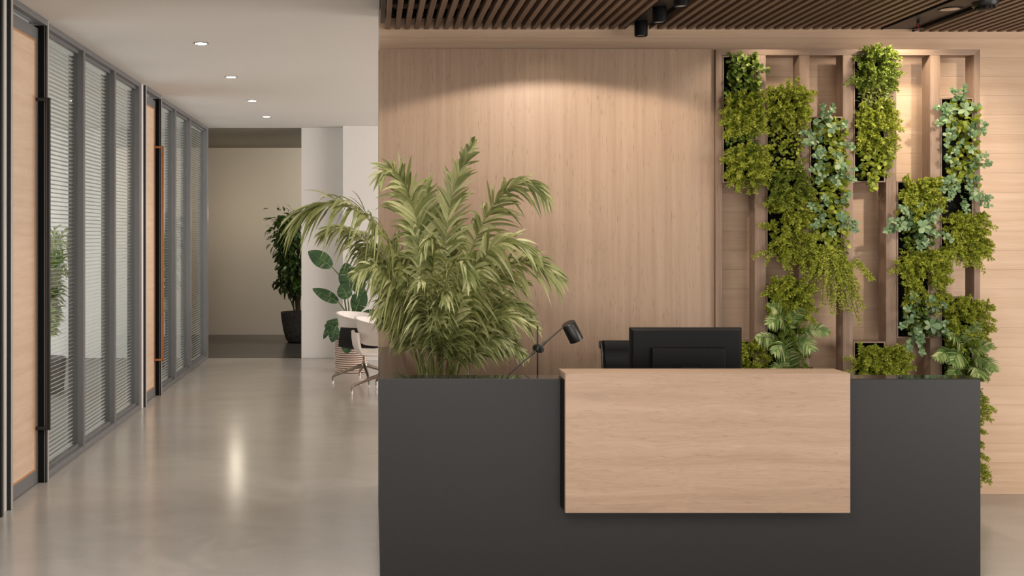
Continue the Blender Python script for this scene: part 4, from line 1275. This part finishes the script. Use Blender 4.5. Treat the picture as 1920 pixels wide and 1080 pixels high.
# ------------------------------------------------------------------ corridor end: stone pot with a leafy tree
ty = 16.07
r = root('potted_tree', 'dark leafy tree in a stone pot half hidden by the white wall', 'plant', (PX(565, ty), ty, 0))
tx = PX(565, ty)
MB().lathe((tx, ty, .001), [(.20, 0), (.24, .03), (.285, .18), (.315, .36), (.325, .475), (.30, .475), (.295, .43)], 40).build('pot', M['stone'], r, smooth=True)
MB().lathe((tx, ty, .43), [(.29, 0), (.29, .012)], 32).build('pot_soil', M['soil'], r)
rg = np.random.default_rng(60)
pos, dd = [], []
for i in range(9):
    a = rg.uniform(0, 6.28); rr_ = rg.uniform(.05, .12)
    x0, y0 = tx + rr_ * math.cos(a), ty + rr_ * math.sin(a)
    hgt = rg.uniform(1.2, 1.85)
    lean = rg.uniform(.05, .28)
    pts = [(x0 + lean * math.cos(a) * t ** 1.4, y0 + lean * math.sin(a) * t ** 1.4, .44 + hgt * t * .95) for t in np.linspace(0, 1, 7)]
    if i == 0: pts = [(tx - .08, ty - .05, .44), (tx - .14, ty - .08, .62), (tx - .22, ty - .1, .80), (tx - .36, ty - .1, .92), (tx - .43, ty - .1, .92)]
    MB().tube(pts, [.011 - .001 * q for q in range(len(pts))], 6).build('trunk', M['bark'], r, smooth=True, fix=False)
    pa = np.array(pts)
    for q in range(190 if i else 14):
        t = rg.uniform(.28 if i else .6, 1) * (len(pts) - 1)
        k_ = min(int(t), len(pts) - 2)
        p = pa[k_] + (pa[k_ + 1] - pa[k_]) * (t - k_)
        off = unit(rg.normal(0, 1, 3)) * rg.uniform(.02, .24 if i else .05)
        pos.append(p + off); dd.append(off + np.array([0, 0, -.08]))
pos = np.array(pos); dd = unit(np.array(dd) + rg.normal(0, .05, (len(pos), 3)))
tV, tF = leaf_template(.22, 'lance', .25, .3)
V, Fq = inst(tV, tF, pos, dd, unit(np.array([0, -.3, .9]) + rg.normal(0, .4, (len(pos), 3))), rg.uniform(.08, .14, len(pos)))
np_mesh('foliage', V, Fq, M['ficus'], r)

# ------------------------------------------------------------------ striped pot with a broad leaved plant
sy = 12.62
sx_ = PX(658, sy)
r = root('broad_leaf_plant', 'broad leaved green plant in a striped basket pot behind the tub chairs', 'plant', (sx_, sy, 0))
PH = PZ(634, sy)
pot = MB().lathe((sx_, sy, .001), [(.188, 0), (.196, .01), (.198, PH - .01), (.190, PH), (.178, PH), (.176, PH - .05)], 48).build('pot', M['rattan_dark'], r, smooth=True, label='ribbed basket pot')
nb = 15
for i in range(nb):
    z0_ = .006 + i * (PH - .012) / nb
    hh = (PH - .012) / nb
    MB().lathe((sx_, sy, z0_), [(.1985, .0), (.205, hh * .15), (.2055, hh * .55), (.1985, hh * .68)], 48).build('band', M['rattan'], pot, smooth=True)
MB().lathe((sx_, sy, PH - .06), [(.174, 0), (.174, .012)], 32).build('pot_soil', M['soil'], r)

def broad_leaf(parent, base, mid, blade0, tip, width, seed, nrm=(0, -1, .35)):
    rg = random.Random(seed)
    b0, t1 = Vector(blade0), Vector(tip)
    axis = (t1 - b0); L = axis.length; y = axis.normalized()
    nv = Vector(nrm).normalized(); x_ = y.cross(nv).normalized(); z_ = x_.cross(y)
    mb = MB()
    ns = 14
    cut = {0: set(rg.sample(range(3, 12), 1)), 1: set(rg.sample(range(3, 12), 1))}
    prof = lambda t: width * .5 * (max(0.0, math.sin(math.pi * min(1, .06 + t * .94))) ** .7) * (1.05 - .35 * t)
    cen = lambda t: b0 + y * (L * t) + z_ * (-.10 * L * t * t + .03 * L * math.sin(t * 3))
    for s_ in (0, 1):
        sg = -1 if s_ == 0 else 1
        for i in range(ns):
            t0, t1_ = i / ns, (i + 1) / ns
            gap = .18 / ns if i in cut[s_] else 0
            dz = rg.uniform(-.01, .01)
            pts = []
            for t, tf in ((t0, t0 + gap), (t1_, t1_)):
                c_ = cen(t)
                w_ = prof(tf)
                q_ = [c_]
                for k_ in (.5, 1.0):
                    q_.append(c_ + x_ * sg * w_ * k_ + y * (.12 * w_ * k_ + (tf - t) * L) + z_ * (w_ * k_ * (.32 - .34 * k_) + dz * k_ * (1 if i in cut[s_] else 0)))
                pts.append(q_)
            a, b_ = pts
            mb.add([a[0], a[1], a[2], b_[0], b_[1], b_[2]], [(0, 1, 4, 3), (1, 2, 5, 4)])
    o = mb.build('leaf', M['banana'], parent, fix=False, smooth=True)
    MB().tube([base, mid, b0], [.011, .009, .006], 6).build('leaf_stalk', M['stem'], o, smooth=True, fix=False)
    MB().tube([cen(t / 6) - z_ * .002 for t in range(7)], [.006, .005, .0045, .004, .003, .002, .001], 5).build('midrib', plain('midrib_%d' % seed, srgb(112, 128, 74), .5), o, smooth=True, fix=False)
pb = (sx_, sy, PH - .05)
LV = [((655, 585), (640, 520), (622, 500), (578, 470), .17, 0), ((660, 590), (662, 560), (658, 545), (648, 492), .20, -.05), ((655, 600), (645, 580), (634, 566), (586, 540), .12, -.02),
      ((658, 600), (654, 575), (652, 560), (640, 532), .16, -.12), ((665, 590), (668, 575), (666, 585), (682, 540), .17, -.1), ((668, 590), (690, 540), (694, 520), (704, 500), .17, .05),
      ((662, 590), (672, 540), (672, 530), (688, 488), .19, .1), ((668, 600), (680, 590), (672, 598), (716, 585), .13, -.12), ((650, 605), (640, 600), (634, 606), (608, 612), .10, -.1),
      ((650, 610), (636, 600), (630, 612), (622, 642), .11, -.16), ((648, 610), (634, 598), (620, 608), (606, 636), .06, -.05), ((660, 605), (664, 596), (650, 603), (612, 602), .06, -.15),
      ((655, 610), (652, 618), (651, 640), (650, 663), .11, -.24), ((665, 595), (676, 560), (676, 552), (664, 500), .16, .12)]
for i, (a, b_, c_, d_, w_, dz) in enumerate(LV):
    broad_leaf(r, pb, P(b_[0], b_[1], sy + dz * .5), P(c_[0], c_[1], sy + dz), P(d_[0], d_[1], sy + dz * 1.25), w_ * 1.38, 70 + i)

# ------------------------------------------------------------------ tub chairs
def tub_chair(label, cx, cy, face, panel_side, leg_a, under):
    """face: direction the sitter looks (radians); white wrap-around shell, seat scoop, four star base"""
    r = root('tub_chair', label, 'chair', (cx, cy, 0), 'tub chairs')
    n, m_ = 40, 8
    def tub(thk):
        vs_ = []
        for i in range(n + 1):
            a = face + math.pi + (i / n - .5) * math.radians(286)
            rel = abs(i / n - .5) * 2
            top = .815 - .105 * rel ** 1.6
            bot = .50 + .05 * (1 - rel) + .05 * rel ** 3
            for j in range(m_ + 1):
                t = j / m_
                z_ = bot + (top - bot) * t
                rad = .255 + .065 * t ** .8 - thk + (.008 if t > .99 else 0)
                vs_.append((cx + rad * math.cos(a), cy + rad * math.sin(a), z_))
        return vs_
    mb = MB()
    A, B = tub(0), tub(.02)
    k_ = m_ + 1
    nn = (n + 1) * k_
    fs_ = []
    for i in range(n):
        for j in range(m_):
            a = i * k_ + j
            fs_.append((a, a + k_, a + k_ + 1, a + 1)); fs_.append((nn + a, nn + a + 1, nn + a + k_ + 1, nn + a + k_))
        for j in (0, m_):
            a = i * k_ + j
            fs_.append((a, a + k_, nn + a + k_, nn + a))
    for i in (0, n):
        for j in range(m_):
            a = i * k_ + j
            fs_.append((a, a + 1, nn + a + 1, nn + a))
    mb.add(A + B, fs_).build('shell', M['plastic_white'], r, smooth=True)
    # seat scoop: upright flap outside the shell on panel_side, running down and across the seat
    d = Vector((math.cos(panel_side), math.sin(panel_side), 0)); e = Vector((-d.y, d.x, 0))
    prof = [(.345, .665), (.343, .60), (.330, .52), (.30, .455), (.24, .425), (.1, .418), (-.08, .418), (-.22, .428), (-.27, .45)]
    def sheet(o_, wk):
        vs_ = []
        for i, (u_, z_) in enumerate(prof):
            w_ = (.19 + .04 * min(1, i / 3)) * wk
            a, b_ = prof[max(i - 1, 0)], prof[min(i + 1, len(prof) - 1)]
            tu, tz = b_[0] - a[0], b_[1] - a[1]; l_ = math.hypot(tu, tz)
            nu, nz = -tz / l_ , tu / l_
            for q in range(9):
                s_ = (q / 8 - .5) * 2
                bow = .035 * s_ * s_ if i < 4 else 0
                p = Vector((cx, cy, 0)) + d * (u_ + nu * o_ - bow) + e * (w_ * s_)
                vs_.append((p.x, p.y, z_ + nz * o_ + (.0 if i < 4 else .025 * s_ * s_)))
        return vs_
    def two(o0, o1, wk):
        a = sheet(o0, wk) + sheet(o1, wk)
        n_, w9 = len(prof), 9
        q_ = n_ * w9
        fs_ = []
        for i in range(n_ - 1):
            for j in range(8):
                b_ = i * w9 + j
                fs_ += [(b_, b_ + 1, b_ + w9 + 1, b_ + w9), (q_ + b_, q_ + b_ + w9, q_ + b_ + w9 + 1, q_ + b_ + 1)]
            for j in (0, 8):
                b_ = i * w9 + j
                fs_.append((b_, b_ + w9, q_ + b_ + w9, q_ + b_))
        for i in (0, n_ - 1):
            for j in range(8):
                b_ = i * w9 + j
                fs_.append((b_, b_ + 1, q_ + b_ + 1, q_ + b_))
        return MB().add(a, fs_)
    two(-.012, .008, 1).build('seat', M['plastic_white'], r, smooth=True)
    two(.0082, .014, 1.0).build('seat_underside', M[under], r, smooth=True)
    MB().tube([(cx, cy, .20), (cx, cy, .405)], .019, 16).build('column', M['leg_metal'], r, smooth=True)
    MB().lathe((cx, cy, .17), [(.03, 0), (.036, .01), (.036, .05), (.028, .065)], 20).build('hub', M['leg_metal'], r, smooth=True)
    for q in range(4):
        a = leg_a + q * math.pi / 2
        u_ = Vector((math.cos(a), math.sin(a), 0))
        c_ = Vector((cx, cy, 0))
        lg = MB().tube([c_ + u_ * .025 + Vector((0, 0, .205)), c_ + u_ * .20 + Vector((0, 0, .15)), c_ + u_ * .345 + Vector((0, 0, .095)), c_ + u_ * .362 + Vector((0, 0, .08)), c_ + u_ * .362 + Vector((0, 0, .035))],
                       [.021, .019, .015, .012, .011], 8).build('leg', M['leg_metal'], r, smooth=True, label='polished metal leg')
        MB().tube([c_ + u_ * .362 + Vector((0, 0, .001)), c_ + u_ * .362 + Vector((0, 0, .0345))], .0115, 12).build('glide', M['white_strip'], lg, smooth=True)
    return r
tub_chair('white tub chair with a black seat panel, farther of the two by the striped pot', -.085, 11.6, math.radians(-25), math.radians(-104), math.radians(189), 'felt_black')
tub_chair('nearer white tub chair partly hidden by the wood wall edge', .14, 10.86, math.radians(-15), math.radians(188), math.radians(194), 'plastic_white')

# ------------------------------------------------------------------ office plants seen through the blinds
def office_palm(label, x, y, h, seed, nf, spread_):
    rg = np.random.default_rng(seed)
    r = root('office_palm', label, 'plant', (x, y, 0))
    MB().lathe((x, y, .001), [(.15, 0), (.18, .02), (.21, .36), (.20, .38), (.18, .36)], 28).build('pot', M['stone'], r, smooth=True)
    for i in range(nf):
        a = rg.uniform(0, 6.28); hh = h * rg.uniform(.5, 1)
        rr_ = spread_ * rg.uniform(.4, 1)
        ca, sa = math.cos(a), math.sin(a)
        ctrl = [(x + .03 * ca, y + .03 * sa, .36), (x + rr_ * .25 * ca, y + rr_ * .25 * sa, .36 + hh * .5), (x + rr_ * .65 * ca, y + rr_ * .65 * sa, .36 + hh * .9), (x + rr_ * ca, y + rr_ * sa, .36 + hh * .85)]
        add_frond(r, ctrl, 22, .24, .022, rg, M['office_leaf'], M['stem'], .006, t0=.25, face=(0, -.6, .8), droop=.5)
office_palm('bright green office palm behind the blind next to the nearest door', -3.50, 10.9, 1.55, 81, 26, .30)
office_palm('office palm behind the blinds beyond the orange handled door', -2.78, 13.0, 1.5, 82, 9, .26)
